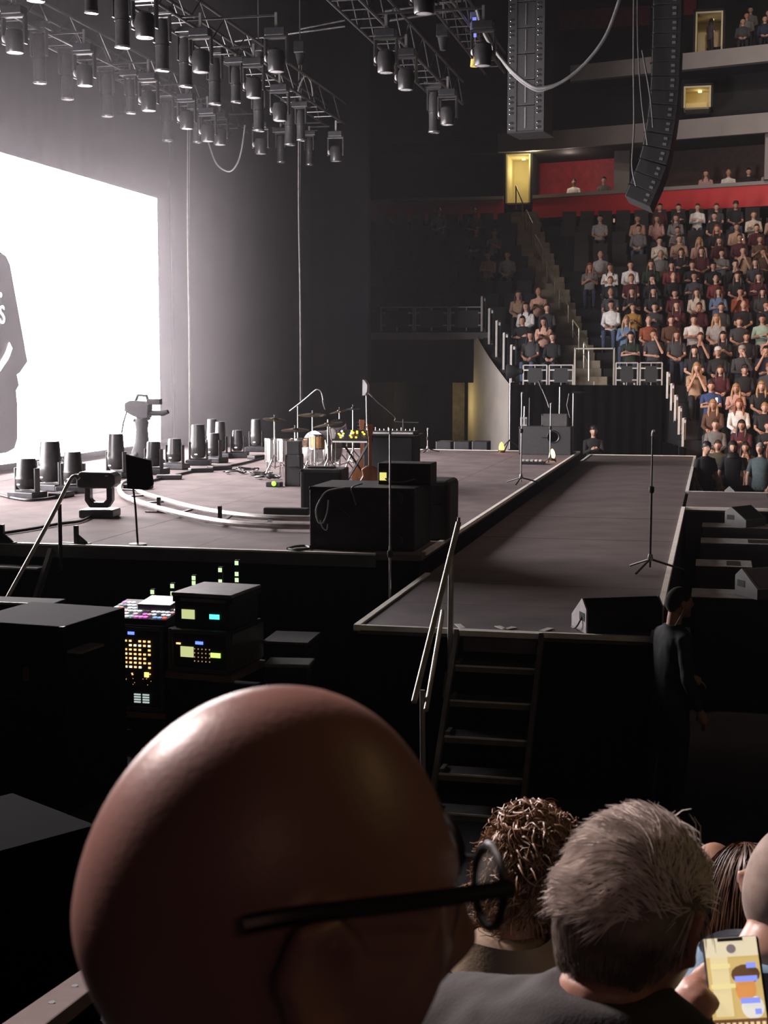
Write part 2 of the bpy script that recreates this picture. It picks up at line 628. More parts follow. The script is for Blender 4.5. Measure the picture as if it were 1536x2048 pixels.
DX0, DX1 = PY(1013, 360, 48.5).x, PY(1062, 360, 48.5).x
up = thing('wall_upper_bowl', 'upper fascias and concourse of the arena bowl', None, (0, 0, 0), 0, None, 'structure')
strip('red_fascia', -12.6, DX0 - 0.1, 0, 8.08, 8.72, 0.15, RED, up)
strip('red_fascia', DX1 + 0.06, 7, 0, 8.08, 8.72, 0.15, RED, up)
strip('ledge', -12.6, DX0 - 0.1, -0.06, 8.722, 8.83, 0.4, GREYW, up)
strip('ledge', DX1 + 0.06, 7, -0.06, 8.722, 8.83, 0.4, GREYW, up)
strip('concourse_floor', -13.5, 7, 0.2, 8.0, 8.1, 4.0, TIER, up)
strip('grey_fascia', PY(1000, 280, 48.5).x, 7, -0.5, 10.20, 10.78, 0.25, GREYW, up)
strip('soffit', -13.5, 7, -0.3, 10.20, 10.30, 4.2, TIER, up)
strip('back_wall', -13.5, 7, 3.6, 8.1, 10.2, 0.2, TIER, up)
xa, xb = PY(1066, 350, 51.4).x, PY(1232, 350, 49.6).x
strip('red_wall', xa, xb, 2.6, 8.1, 10.2, 0.1, mat('red_wall', (0.42, 0.012, 0.03), 0.6), up)
MB().box(xb, xb + 0.5, 48.6, 49.2, 8.1, 10.2).build('pilaster', GREYW, up)
for k, (px, yy) in enumerate(((1530, 46.0),)):
    q = PY(px, 300, yy)
    MB().box(q.x, q.x + 0.6, yy, yy + 0.5, 8.85, 10.2).build('pilaster', GREYW, up)
    text('E', 0.34, RED, up, (q.x + 0.17, yy - 0.004, 9.72), (math.pi / 2, 0, 0), 'sign_letter')
lamp('added_red_wall_lamp', (xa * 0.5 + xb * 0.5, 48.9, 9.95), 16.0, (1, 0.8, 0.7), 0.1)  # lamp added without a fixture to bring up the red wall
# box seats behind the red band
strip('box_rear_wall', -2.0, 6.5, 2.0, 8.1, 10.2, 0.1, mat('brown_wall', (0.06, 0.035, 0.028), 0.75), up)
# second level
F0, F1 = PY(1230, 158, 47.0).z, PY(1230, 126, 47.0).z
strip('dark_level', -13.5, 7, 0.6, 10.78, F0, 0.2, BLKM, up)
strip('grey_fascia', PY(1146, 150, 48).x, 7, -1.0, F0, F1, 0.3, GREYW, up)
strip('second_soffit', PY(1146, 150, 48).x, 7, -0.7, F0, F0 + 0.1, 3.2, TIER, up)
strip('top_wall', -13.5, 7, 3.4, F0, 20, 0.2, TIER, up)
for i in range(4):
    strip('upper_step', PY(1160, 100, 48).x, 7, -0.6 + i * 0.85, F0 + 0.1, F0 + 0.3 + i * 0.35, 0.85, TIER, up)
for (x0, x1, y0, y1) in ((1120, 1300, 22, 52), (1440, 1536, 0, 22), (1366, 1392, 0, 30)):
    p, q = PY(x0, y0, 50.2), PY(x1, y1, 50.2)
    MB().box(p.x, q.x, 50.1, 50.2, q.z, p.z).build('red_panel', mat('red_dim', (0.16, 0.006, 0.012), 0.7), up)


def doorway(name, label, x0, x1, y0, y1, Y, depth, watts, col, wallc, railing=False):
    p, q = PY(x0, y0, Y), PY(x1, y1, Y)
    X0, X1, Z0, Z1 = p.x, q.x, q.z, p.z
    t = thing(name, label, None, ((X0 + X1) / 2, Y, Z0), 0, None, 'structure')
    W, H = (X1 - X0) / 2, Z1 - Z0
    MB().box(-W, W, depth, depth + 0.05, 0, H).build('corridor_wall', wallc, t)
    MB().box(-W - 0.05, -W, 0, depth, 0, H).build('side_wall', wallc, t)
    MB().box(W, W + 0.05, 0, depth, 0, H).build('side_wall', wallc, t)
    MB().box(-W, W, 0, depth, -0.05, 0).build('threshold', CONC, t)
    MB().box(-W - 0.05, W + 0.05, 0, depth, H, H + 0.05).build('lintel', wallc, t)
    s = MB()
    s.box(-W - 0.12, -W - 0.055, -0.02, depth + .1, 0, H + 0.12).box(W + 0.055, W + 0.12, -0.02, depth + .1, 0, H + 0.12).box(-W - 0.12, W + 0.12, -0.02, depth + .1, H + 0.055, H + 0.12)
    s.build('surround', BLKM, t)
    MB().cyl((0.2 * W, depth * 0.55, H - 0.02), (0.2 * W, depth * 0.55, H - 0.06), 0.06, 0.06).build('ceiling_lamp', glow('lamp_warm', (1, 0.75, 0.3), 3), t)
    lamp('corridor_lamp', (t.location.x + 0.1 * W, Y + depth * 0.5, Z0 + H * 0.72), watts, col, 0.08)
    return t


YEL = mat('corridor_paint', (0.62, 0.55, 0.32), 0.7, 0, 0.08, 2)
doorway('door_1', 'yellow lit doorway at the head of the aisle stairs', 1015, 1057, 310, 405, 48.6, 1.6, 11, (1, 0.86, 0.5), YEL)
lamp('added_door_spill', (-6.0, 48.1, 10.1), 34, (1, 0.8, 0.45), 0.1)  # added lamp standing in for doorway light spilling onto the aisle steps
doorway('door_2', 'yellow lit doorway in the upper tier', 1395, 1441, 27, 110, 46.5, 1.4, 9, (1, 0.66, 0.25), YEL)
doorway('door_3', 'small curtained suite window lit warm yellow', 1371, 1418, 176, 214, 46.0, 0.9, 1.6, (1, 0.72, 0.3), YEL)
doorway('door_4', 'narrow lit gap in the concourse behind the hanging speakers', 1286, 1302, 305, 330, 48.3, 0.6, 2.0, (1, 0.66, 0.2), YEL)


# ---- glass railings
RGLASS = mat('rail_glass', (0.012, 0.013, 0.015), 0.55, 0, 0.1, 3)


def glass_rail(label, p0, p1, h, n, base=0.0):
    p0, p1 = Vector(p0), Vector(p1)
    t = thing('glass_railing', label, 'railing', p0)
    L = p1 - p0
    hh = Vector((0, 0, h))
    for i in range(n):
        a, b = L * (i / n), L * ((i + 1) / n)
        d = (b - a).normalized()
        a2, b2 = a + d * 0.03, b - d * 0.03
        MB().bar(a2, a2 + hh, 0.035, 0.035).build('post', RAILP, t)
        MB().bar(b2, b2 + hh, 0.035, 0.035).build('post', RAILP, t)
        MB().bar(a2 + hh, b2 + hh, 0.04, 0.03).build('top_rail', RAILP, t)
        g = MB()
        g.bar(a2 + d * 0.07 + Vector((0, 0.01, 0.12)), b2 - d * 0.07 + Vector((0, 0.01, 0.12)), 0.012, 0.01)
        g2 = MB()
        c0, c1 = a2 + d * 0.1 + Vector((0, 0, h * 0.5)), b2 - d * 0.1 + Vector((0, 0, h * 0.5))
        g2.bar(c0, c1, 0.012, h * 0.72).build('glass_panel', RGLASS, t)
        for (e, sgn) in ((a2, 1), (b2, -1)):
            for zz in (0.24, 0.76):
                MB().bar(e + Vector((0, 0, h * zz)), e + d * sgn * 0.13 + Vector((0, -0.01, h * zz)), 0.03, 0.035).build('clamp', RAILP, t)
        m = (a + b) / 2
        MB().bar(m + Vector((0, -0.01, h * 0.86)), m + Vector((0, -0.01, h)), 0.05, 0.02).build('clip', RAILP, t)
        MB().bar(m + Vector((0, -0.01, 0)), m + Vector((0, -0.01, h * 0.14)), 0.05, 0.02).build('clip', RAILP, t)
    return t


def PYf(x, y, Y):
    return PY(x, y, Y)


glass_rail('glass railing above the black drape beside the aisle gate', PY(1044, 771, 35.95), PY(1148, 771, 35.95), 0.50, 2)
glass_rail('glass railing in front of the seated man in beige trousers', PY(1229, 771, 35.95), PY(1326, 771, 35.95), 0.55, 2)
glass_rail('long glass railing on the slab over the tunnel mouth', PY(760, 662, 39.0), PY(968, 662, 39.0), 0.64, 3)
# gate frame at the foot of the aisle
t = thing('aisle_gate', 'tall plain rail frame across the foot of the aisle stairs', 'railing', PY(1149, 771, 35.95))
q = PY(1227, 771, 35.95) - PY(1149, 771, 35.95)
MB().bar((0, 0, 0), (0, 0, 0.92), 0.04, 0.04).build('post', RAILM, t)
MB().bar(q, q + Vector((0, 0, 0.92)), 0.04, 0.04).build('post', RAILM, t)
MB().bar((0, 0, 0.9), q + Vector((0, 0, 0.9)), 0.04, 0.035).build('top_rail', RAILM, t)
MB().bar((q.x / 2, 0, 0), (q.x / 2, 0, 0.1), 0.05, 0.02).build('clip', RAILP, t)


def step_rail(name, label, pts, h, m, wd=0.22):
    t = thing(name, label, 'railing', pts[0])
    for p in pts:
        q = Vector(p) - Vector(pts[0])
        e = q + Vector((0.03, 0.36, 0))
        for a in (q, e):
            MB().bar(a, a + Vector((0, 0, h)), 0.10, 0.05).build('post', m, t)
        MB().bar(q + Vector((0, 0, h)), e + Vector((0, 0, h)), 0.05, 0.04).build('top_rail', m, t)
        MB().bar(q + Vector((0, 0, 0.06)), e + Vector((0, 0, 0.06)), 0.05, 0.08).build('bottom_rail', m, t)
        MB().bar(q + Vector((0.01, 0.05, h / 2)), e + Vector((0, -0.05, h / 2)), 0.012, h - 0.2).build('glass_panel', RGLASS, t)
    return t


step_rail('stepped_railing', 'stepped glass railing climbing the cream tunnel wall',
          [PY(1022 - i * 14.6, 765 - i * 25.5, 36.2 + i * 0.66) for i in range(5)], 0.92, RAILP)
step_rail('stepped_railing', 'stepped white railing descending beside the lower crowd',
          [PY(1334 + i * 7.8, 797 + i * 24, 35.7 - i * 0.58) for i in range(5)], 0.62, mat('rail_white', (0.62, 0.60, 0.57), 0.45, 0.1, 0.1, 8))
# aisle handrails
for i, (x0, y0, y1, x1, y2, y3) in enumerate(((1032, 372, 418, 1045, 405, 441), (1052, 420, 458, 1065, 447, 495), (1070, 470, 510, 1086, 498, 548),
                                               (1094, 520, 565, 1110, 555, 603), (1119, 578, 625, 1137, 612, 668), (1146, 640, 688, 1158, 657, 710),
                                               (1168, 685, 738, 1178, 703, 762))):
    Ya = 47.4 - i * 1.72
    Yb = Ya - 0.9
    A0, A1, B0, B1 = PY(x0, y1, Ya), PY(x0, y0, Ya), PY(x1, y3, Yb), PY(x1, y2, Yb)
    t = thing('aisle_handrail', 'bent steel handrail on the lit aisle stairs, number %s down from the doorway' % ('one two three four five six seven'.split()[i]), 'handrail', A0, 0, 'handrails of the aisle stairs')
    f = lambda v: Vector(v) - A0
    MB().tube([f(A0), f(A1)], 0.022, 8).build('post', RAILM, t, True)
    MB().tube([f(B0), f(B1)], 0.022, 8).build('post', RAILM, t, True)
    MB().tube([f(A1), f(B1)], 0.022, 8).build('top_rail', RAILM, t, True)
    if i > 1:
        MB().tube([f(A1) * 0.55, f(A1) * 0.0 + f(B0).lerp(f(B1), 0.55)], 0.016, 8).build('mid_rail', RAILM, t, True)

# ------------------------------------------------------------------ rigging: trusses, hanging lights
def truss(label, X, y0, y1, z, s=0.46, seg=0.6):
    t = thing('lighting_truss', label, 'truss', (X, y0, z))
    L = y1 - y0
    for dx in (-s / 2, s / 2):
        for dz in (0, s):
            MB().tube([(dx, 0, dz), (dx, L, dz)], 0.026, 8).build('chord', TRUSSM, t, True)
    br = MB().tube([(0, 0, 0), (0, seg, s)], 0.013, 6).mesh('brace', True)
    br2 = MB().tube([(0, 0, s), (0, seg, 0)], 0.013, 6).mesh('brace', True)
    rg = MB().tube([(-s / 2, 0, 0), (s / 2, 0, 0)], 0.013, 6).mesh('rung', True)
    for me in (br, br2, rg):
        me.materials.append(TRUSSM)
    for i in range(int(L / seg)):
        for dx in (-s / 2, s / 2):
            link_mesh('brace', br if i % 2 else br2, None, t, (dx, i * seg, 0))
        link_mesh('rung', rg, None, t, (0, i * seg, 0))
    return t


truss('black box truss rigged above the video wall', -11.0, 15.0, 33.0, 8.70)
truss('black box truss rigged over the middle of the stage', -8.5, 14.5, 32.4, 8.70)
truss('black box truss rigged over the front of the stage', -5.5, 15.5, 30.5, 8.70)
truss('black box truss rigged over the stage edge beside the speaker column', -4.6, 22.0, 30.5, 9.3, 0.4)


def tube_lamp(loc, L=0.8, r=0.105, up=False, label='', group='', name='tube_moving_light', tilt=(0, 0), rz=0):
    t = thing(name, label, 'stage light', loc, rz, group)
    body = MB()
    if not up:
        body.lathe([(r * 0.86, 0.02), (r * 1.0, 0.0), (r * 1.02, 0.05), (r * 0.96, 0.09), (r * 0.97, L * 0.45), (r * 1.03, L * 0.5), (r * 1.03, L * 0.8), (r * 0.8, L * 0.97), (r * 0.4, L)], n=20)
        body.build('lamp_tube', LAMPB, t, True)
        MB().lathe([(0.001, 0.012), (r * 0.5, 0.006), (r * 0.84, 0.014)], n=20).build('lens', LENS, t, True)
        MB().lathe([(r * 1.05, 0.008), (r * 1.09, 0.02), (r * 1.05, 0.034)], n=20).build('bezel', STEEL, t, True)
        MB().lathe([(r * 1.04, L * 0.47), (r * 1.07, L * 0.485), (r * 1.04, L * 0.5)], n=20).build('collar', DKMET, t, True)
        y = MB()
        y.box(-r * 1.35, -r * 1.1, -0.045, 0.045, L * 0.55, L * 1.02).box(r * 1.1, r * 1.35, -0.045, 0.045, L * 0.55, L * 1.02).box(-r * 1.35, r * 1.35, -0.05, 0.05, L * 1.02, L * 1.07)
        y.build('yoke', LAMPB, t)
        MB().box(-0.17, 0.17, -0.12, 0.12, L * 1.07, L * 1.07 + 0.1).build('base_box', DKMET, t, False, 0.01)
        MB().box(-0.2, 0.2, -0.02, 0.02, L * 1.07 + 0.1, L * 1.07 + 0.125).build('clamp_plate', STEEL, t)
        if L * 1.07 + 0.125 < 0.86:
            MB().box(-0.02, 0.02, -0.02, 0.02, L * 1.07 + 0.12, 0.88).build('hook_clamp', STEEL, t)
    return t


GA = 'tube moving lights on the truss above the video wall'
GB = 'tube moving lights on the truss over mid stage'
protos = {}


def hang(kind, px, py, lab, grp, z=7.85, X=None):
    p = PZ(px, py, z)
    key = (kind,)
    if key not in protos:
        if kind == 'L':
            protos[key] = tube_lamp(p, 0.80, 0.105, False, lab, grp)
        elif kind == 'M':
            protos[key] = tube_lamp(p, 0.62, 0.085, False, lab, grp, 'slim_tube_light')
        else:
            protos[key] = wash_lamp(p, lab, grp)
        o = protos[key]
    else:
        o = dup(protos[key], p, 0.0, lab, grp)
        for c in list(o.children):
            if c.name.startswith('hanging_arm'):
                bpy.data.objects.remove(c)
    chord = min((X - 0.23, X + 0.23), key=lambda c: abs(c - p.x)) - p.x
    MB().bar((0, 0, 0.86), (chord, 0, 0.86), 0.03, 0.03, (0, 1, 0)).build('hanging_arm', DKMET, o) if abs(chord) > 0.03 else None
    return o


def wash_lamp(loc, lab, grp):
    t = thing('wash_light', lab, 'stage light', loc, 0, grp)
    MB().lathe([(0.12, 0.0), (0.135, 0.02), (0.13, 0.1), (0.15, 0.2), (0.12, 0.32), (0.05, 0.36)], n=20).build('lamp_head', LAMPB, t, True)
    MB().lathe([(0.001, -0.012), (0.06, -0.01), (0.118, 0.004)], n=20).build('lens', LENS, t, True)
    MB().box(-0.19, -0.155, -0.05, 0.05, 0.12, 0.5).box(0.155, 0.19, -0.05, 0.05, 0.12, 0.5).box(-0.19, 0.19, -0.05, 0.05, 0.5, 0.54).build('yoke', LAMPB, t, False, 0.008)
    MB().box(-0.16, 0.16, -0.11, 0.11, 0.54, 0.66).build('base_box', DKMET, t, False, 0.01)
    MB().box(-0.02, 0.02, -0.02, 0.02, 0.66, 0.9).build('hook_clamp', STEEL, t)
    MB().ell((-0.155, -0.02, 0.2), (0.03, 0.06, 0.06), 12, 8).build('yoke_cap', mat('lamp_cap', (0.35, 0.34, 0.34), 0.4), t, True)
    return t


LA = 'black tube light hanging from the truss above the video wall'
LB = 'black tube light hanging from the truss over mid stage'
LC = 'black tube light hanging from the truss over the stage edge'
for (k, x, y) in (('L', 80, 168), ('L', 135, 200), ('L', 215, 234), ('L', 335, 283), ('M', 262, 228), ('M', 395, 286), ('S', 170, 172), ('S', 298, 222), ('S', 374, 258),
                  ('S', 416, 283), ('S', 440, 290), ('S', 30, 106), ('M', 421, 358), ('M', 476, 364), ('S', 509, 356), ('S', 522, 308)):
    nm = {'L': 'long black tube light', 'M': 'slim black tube light', 'S': 'squat black wash light'}[k]
    hang(k, x, y, nm + ' hanging from the truss above the video wall', nm + 's on the truss above the video wall', 7.85, -11.0)
for (k, x, y) in (('L', 72, 4), ('M', 183, 28), ('L', 245, 97), ('L', 325, 143), ('L', 372, 175), ('L', 430, 210), ('L', 518, 263), ('L', 580, 291), ('M', 472, 206), ('M', 602, 282),
                  ('M', 562, 326), ('M', 619, 331), ('S', 290, 76), ('S', 402, 145), ('S', 508, 196), ('S', 553, 144), ('S', 560, 242), ('S', 672, 323)):
    nm = {'L': 'long black tube light', 'M': 'slim black tube light', 'S': 'squat black wash light'}[k]
    hang(k, x, y, nm + ' hanging from the truss over mid stage', nm + 's on the truss over mid stage', 7.85, -8.5)
for (k, x, y) in (('L', 868, 266), ('S', 895, 250), ('S', 772, 146), ('S', 812, 180), ('S', 848, 28), ('S', 966, 132)):
    nm = {'L': 'long black tube light', 'M': 'slim black tube light', 'S': 'squat black wash light'}[k]
    hang(k, x, y, nm + ' hanging from the truss over the stage edge', nm + 's on the truss over the stage edge', 7.85, -5.5)

# rigging pipes, cables, hoists
for (a, b, Y, lab) in (((470, 82), (690, 52), 29, 'thin rigging pipe joining the mid and front trusses, lower of the pair'), ((600, 58), (690, 40), 29, 'short rigging pipe joining the mid and front trusses, upper of the pair'),
                       ((770, 42), (948, 14), 27, 'rigging pipe running from the front truss to the blue work light'), ((770, 22), (930, 0), 27, 'rigging pipe high above the front truss')):
    A, B = PY(*a, Y), PY(*b, Y)
    tag(MB().tube([(0, 0, 0), B - A], 0.03, 10).build('rigging_pipe', TRUSSM, None, True, 0, A), lab, 'pipe')


def spline(pts, n=8):
    P = [Vector(p) for p in pts]
    out = []
    for i in range(len(P) - 1):
        a, b, c, d = P[max(i - 1, 0)], P[i], P[i + 1], P[min(i + 2, len(P) - 1)]
        for k in range(n):
            t = k / n
            out.append(0.5 * ((2 * b) + (c - a) * t + (2 * a - 5 * b + 4 * c - d) * t * t + (3 * b - a - 3 * c + d) * t ** 3))
    out.append(P[-1])
    return out


def cable(name, label, pts, r, m=CABLE, cat='cable'):
    s = spline(pts)
    o = s[0]
    return tag(MB().tube([p - o for p in s], r, 8).build(name, m, None, True, 0, o), label, cat)


cable('rigging_cable', 'thick cable loom sagging in front of the tall speaker column', [PY(x, y, 25.0) for x, y in ((954, 20), (973, 75), (1017, 134), (1060, 170), (1088, 175), (1127, 162), (1175, 122), (1214, 67), (1242, -10))], 0.03)
cable('rigging_cable', 'thin second cable sagging beside the thick loom', [PY(x, y, 25.1) for x, y in ((954, 24), (985, 90), (1025, 148), (1070, 180), (1100, 176), (1127, 163))], 0.02)
cable('rigging_cable', 'cable sagging under the far end of the truss', [PY(x, y, 30.5) for x, y in ((417, 285), (433, 327), (457, 343), (473, 330), (483, 300), (490, 250))], 0.018)
cable('rigging_cable', 'cable loop hooked below the mid stage truss end', [PY(x, y, 29.6) for x, y in ((592, 195), (602, 165), (612, 152), (622, 165), (626, 192))], 0.018)
for x, Y, y0, y1, lab in ((376, 29.95, 160, 897, 'slack pale rope hanging from the truss beside the video wall'), (598, 32.4, 130, 802, 'slack pale rope hanging before the wing drape')):
    cable('hanging_rope', lab, [PY(x, y0, Y), PY(x - 1, y0 * .6 + y1 * .4, Y), PY(x + 2, y0 * .3 + y1 * .7, Y), PY(x + 3, y1, Y)], 0.016, mat('rope', (0.20, 0.19, 0.18), 0.8), 'rope')
    cable('hanging_rope', lab + ', doubled strand', [PY(x + 5, y0, Y + .05), PY(x + 2, y0 * .6 + y1 * .4, Y + .05), PY(x + 4, y0 * .3 + y1 * .7, Y + .05), PY(x + 6, y1, Y + .05)], 0.010, MATS['rope'], 'rope')
# chain hoists and small work lights on the front truss
HO = None
for (x, y, Y, lab) in ((517, 92, 27, 'chain hoist'), (886, 62, 26.4, 'chain hoist'), (600, 95, 28.5, 'chain hoist')):
    p = PY(x, y, Y)
    t = thing('chain_hoist', 'black chain hoist hanging among the stage trusses', 'hoist', p, 0, 'chain hoists')
    MB().box(-0.11, 0.11, -0.1, 0.1, -0.12, 0.12).build('motor_body', DKMET, t, False, 0.02)
    MB().tube([(0, 0, 0.12), (0, 0, 4.5)], 0.012, 6).build('chain', STEEL, t, True)
    MB().lathe([(0.05, -0.34), (0.1, -0.12), (0.1, -0.12)], n=14).build('chain_bag', BLKM, t, True)
    MB().tube([(0, 0, -0.12), (0.03, 0, -0.2), (0, 0, -0.26), (-0.03, 0, -0.22)], 0.012, 6).build('hook', STEEL, t, True)
p = PY(950, 55, 26)
t = thing('work_light', 'small work light glowing blue at the truss end', 'lamp', p)
MB().box(-0.08, 0.08, -0.06, 0.06, -0.05, 0.26).build('housing', mat('bluegrey', (0.10, 0.12, 0.22), 0.5), t, False, 0.01)
MB().box(-0.035, 0.035, -0.07, -0.061, -0.18, 0.16).build('blue_tube', glow('blue_glow', (0.25, 0.3, 1.0), 0.9), t)
MB().ell((0.05, -0.06, 0.26), (0.022, 0.022, 0.022), 10, 6).build('status_lamp', glow('amber_dot', (1, 0.75, 0.25), 4), t)
p = PY(950, 118, 26)
t = thing('safety_bucket', 'small yellow lit bucket hanging below the blue work light', 'bucket', p)
MB().lathe([(0.055, 0.16), (0.085, -0.12), (0.085, -0.13)], n=14).build('bucket_body', mat('bucket_yellow', (0.45, 0.34, 0.08), 0.6), t, True)
MB().tube([(-0.05, 0, 0.16), (0, 0, 0.3), (0.05, 0, 0.16)], 0.008, 6).build('bail', STEEL, t, True)
MB().tube([(0, 0, 0.3), (0, 0, 0.55)], 0.006, 6).build('hanging_cord', CABLE, t, True)

# ---- speaker column (flat array)
p = PY(1051, 262, 27)
t = thing('speaker_column', 'tall hanging column of speaker boxes with perforated steel edge strips', 'loudspeaker', p, math.radians(-9))
for i in range(7):
    z0 = i * 0.46
    MB().box(-0.19, 0.17, 0.0, 0.75, z0 + 0.006, z0 + 0.454).build('speaker_box', mat('speaker_grey', (0.022, 0.022, 0.025), 0.5, 0, 0.3, 20), t, False, 0.008)
    for sx in (-0.345, 0.175):
        MB().box(sx, sx + 0.17, -0.015, 0.6, z0, z0 + 0.46).build('edge_strip', mat('strip_steel', (0.05, 0.05, 0.053), 0.45, 0.5, 0.15, 20), t)
        for k, zz in enumerate((0.06, 0.15, 0.33, 0.41)):
            MB().ell((sx + 0.085, -0.016, z0 + zz), (0.045, 0.006, 0.028), 10, 6).build('slot', BLKM, t, True)
            MB().ell((sx + 0.05, -0.02, z0 + zz - 0.01), (0.012, 0.01, 0.02), 8, 5).build('latch_pin', CHROME, t, True)
    MB().box(-0.02, 0.0, -0.012, 0.0, z0 + 0.05, z0 + 0.42).build('rail_slot', STEEL, t)
MB().box(-0.345, 0.345, -0.015, 0.78, -0.03, -0.002).build('bottom_frame', DKMET, t)

# ---- curved line array
path = [(1338, -46), (1337, -18), (1337, 10), (1336, 38), (1336, 66), (1335, 94), (1334, 122), (1333, 150), (1332, 178), (1330, 206), (1327, 234), (1323, 262), (1318, 290), (1312, 318), (1304, 346), (1294, 372), (1283, 397)]
c0 = PY(1300, 397, 25)
t = thing('line_array', 'curved hanging line array of black speaker boxes over the runway', 'loudspeaker', c0)
prev = None
for i, (x, y) in enumerate(path):
    c = PY(x, y, 25) - c0
    j = min(i + 1, len(path) - 1)
    h = max(j - 1, 0)
    d = (PY(*path[j], 25) - PY(*path[h], 25))
    ang = math.atan2(-d.x, -d.z)
    M = Matrix.Translation(c) @ Matrix.Rotation(ang, 4, 'Y')
    b = MB().prism([(-0.22, -0.105), (0.235, -0.118), (0.235, 0.118), (-0.22, 0.105)], -0.55, 0.55, 'y')
    o = b.build('speaker_box', mat('array_black', (0.016, 0.016, 0.018), 0.55, 0, 0.3, 20), t, False, 0.012)
    o.matrix_basis = M
    g = MB()
    for k in (-1, 1):
        g.box(0.09, 0.15, -0.562, -0.548, k * 0.045 - 0.02, k * 0.045 + 0.02)
    h1 = g.build('handle_plate', mat('handle_grey', (0.16, 0.16, 0.16), 0.5), o)
    MB().box(-0.232, -0.222, -0.5, -0.3, -0.09, 0.09).build('rear_panel', DKMET, o)
    MB().cyl((-0.235, -0.56, 0.09), (-0.235, -0.52, 0.09), 0.014, 0.014, 8).build('rigging_pin', CHROME, o)
for k, pts in enumerate((((1268, -20), (1267, 120), (1268, 250), (1264, 330), (1272, 372)), ((1275, -20), (1276, 90), (1283, 200), (1295, 290)), ((1284, 100), (1300, 190), (1306, 255)))):
    cable('array_cable', ['long', 'middle', 'short'][k] + ' black signal cable hanging behind the curved line array', [PY(x, y, 24.25) for x, y in pts], 0.014, mat('cable_dim', (0.06, 0.06, 0.06), 0.5))

# ------------------------------------------------------------------ floor lights on stage


def floor_tube(px, py, hpx, wpx, k):
    p = PZ(px, py, ZM)
    sc = (p - CAM).length / FPX
    H, r = hpx * sc, wpx * sc / 2
    t = thing('floor_tube_light', '', 'stage light', p, random.uniform(-0.3, 0.3), 'tube lights standing along the video wall')
    r = max(0.09, min(r, 0.17))
    MB().box(-0.22, 0.22, -0.16, 0.16, 0, 0.1).build('base_box', DKMET, t, False, 0.015)
    MB().box(-r * 1.25, -r * 1.04, -0.05, 0.05, 0.1, 0.42).box(r * 1.04, r * 1.25, -0.05, 0.05, 0.1, 0.42).box(-r * 1.25, r * 1.25, -0.05, 0.05, 0.09, 0.12).build('yoke', LAMPB, t, False, 0.008)
    MB().lathe([(r * 0.72, 0.13), (r * 0.98, 0.18), (r, 0.3), (r * 1.05, H * 0.5), (r * 1.0, H * 0.52), (r * 0.97, H * 0.6), (r * 0.86, H * 0.96), (r * 0.8, H), (r * 0.66, H)], n=22).build('lamp_tube', LAMPB, t, True)
    MB().lathe([(0.001, H + 0.008), (r * 0.62, H + 0.002)], n=20).build('lens', LENS, t, True)
    MB().ell((-r * 0.2, -r * 1.0, 0.2), (0.03, 0.01, 0.014), 8, 6).build('display', glow('lamp_display', (0.9, 0.9, 1), 1.2), t)
    t['label'] = ('tall' if hpx > 82 else 'short') + ' grey tube light standing on the stage along the video wall'
    t['group'] = ('tall' if hpx > 82 else 'short') + ' tube lights along the video wall'


for k, a in enumerate(((55, 997, 78, 42), (102, 981, 96, 44), (147, 985, 80, 38), (233, 955, 86, 34), (308, 948, 64, 30), (350, 938, 60, 30), (397, 930, 80, 30), (428, 925, 58, 26),
                       (425, 915, 76, 22), (441, 916, 72, 22), (475, 915, 54, 22), (512, 903, 64, 22))):
    floor_tube(*a, k)
# power bricks and cables between them
for i, (x, y) in enumerate(((190, 985), (260, 965), (330, 950), (370, 945), (455, 922), (25, 1003))):
    o = MB().box(-0.2, 0.2, -0.1, 0.1, 0, 0.07).build('cable_brick', BLK, None, False, 0.015, PZ(x, y, ZM + 0.001) + Vector((0.35, 0.75, 0)), 0.3 * i)
    tag(o, 'flat black power brick lying between the tube lights', 'power box', 'power bricks among the tube lights')
cable('stage_cable', 'black cable running along the row of tube lights', [PZ(x, y, ZM + 0.02) for x, y in ((0, 990), (60, 1000), (130, 990), (200, 970), (270, 968), (330, 955), (400, 940), (470, 930), (530, 915))], 0.02, CABLEB)
cable('stage_cable', 'black cable from the square moving light to the stage steps', [PZ(x, y, ZM + 0.02) for x, y in ((5, 1066), (60, 1058), (115, 1048), (160, 1042), (190, 1028))], 0.018, CABLEB)

# ---- square moving head on the near stage
p = PZ(200, 1034, ZM)
t = thing('moving_head_light', 'big black moving head light with square yoke on the stage deck', 'stage light', p, math.radians(6))
MB().box(-0.21, 0.21, -0.17, 0.17, 0, 0.10).build('base_box', LAMPB, t, False, 0.02)
MB().prism([(-0.17, 0.2), (-0.17, 0.36), (-0.10, 0.36), (-0.10, 0.22), (-0.06, 0.18), (0.06, 0.18), (0.10, 0.22), (0.10, 0.36), (0.17, 0.36), (0.17, 0.2), (0.11, 0.115), (-0.11, 0.115)], -0.06, 0.06, 'y').build('yoke', LAMPB, t, False, 0.012)
MB().prism([(-0.24, 0.37), (-0.235, 0.50), (-0.20, 0.55), (0.17, 0.545), (0.23, 0.50), (0.23, 0.40), (0.18, 0.355), (-0.2, 0.35)], -0.14, 0.14, 'y').build('lamp_head', LAMPB, t, False, 0.02)
MB().cyl((-0.245, 0, 0.45), (-0.285, 0, 0.45), 0.07, 0.06).build('lens_nose', DKMET, t, True)
MB().box(-0.15, -0.05, -0.145, -0.139, 0.42, 0.5).build('vent_panel', DKMET, t)
MB().box(0.12, 0.15, -0.146, -0.139, 0.5, 0.51).build('pale_badge', mat('badge', (0.5, 0.5, 0.5), 0.4), t)  # small pale bar on the front of the lamp head

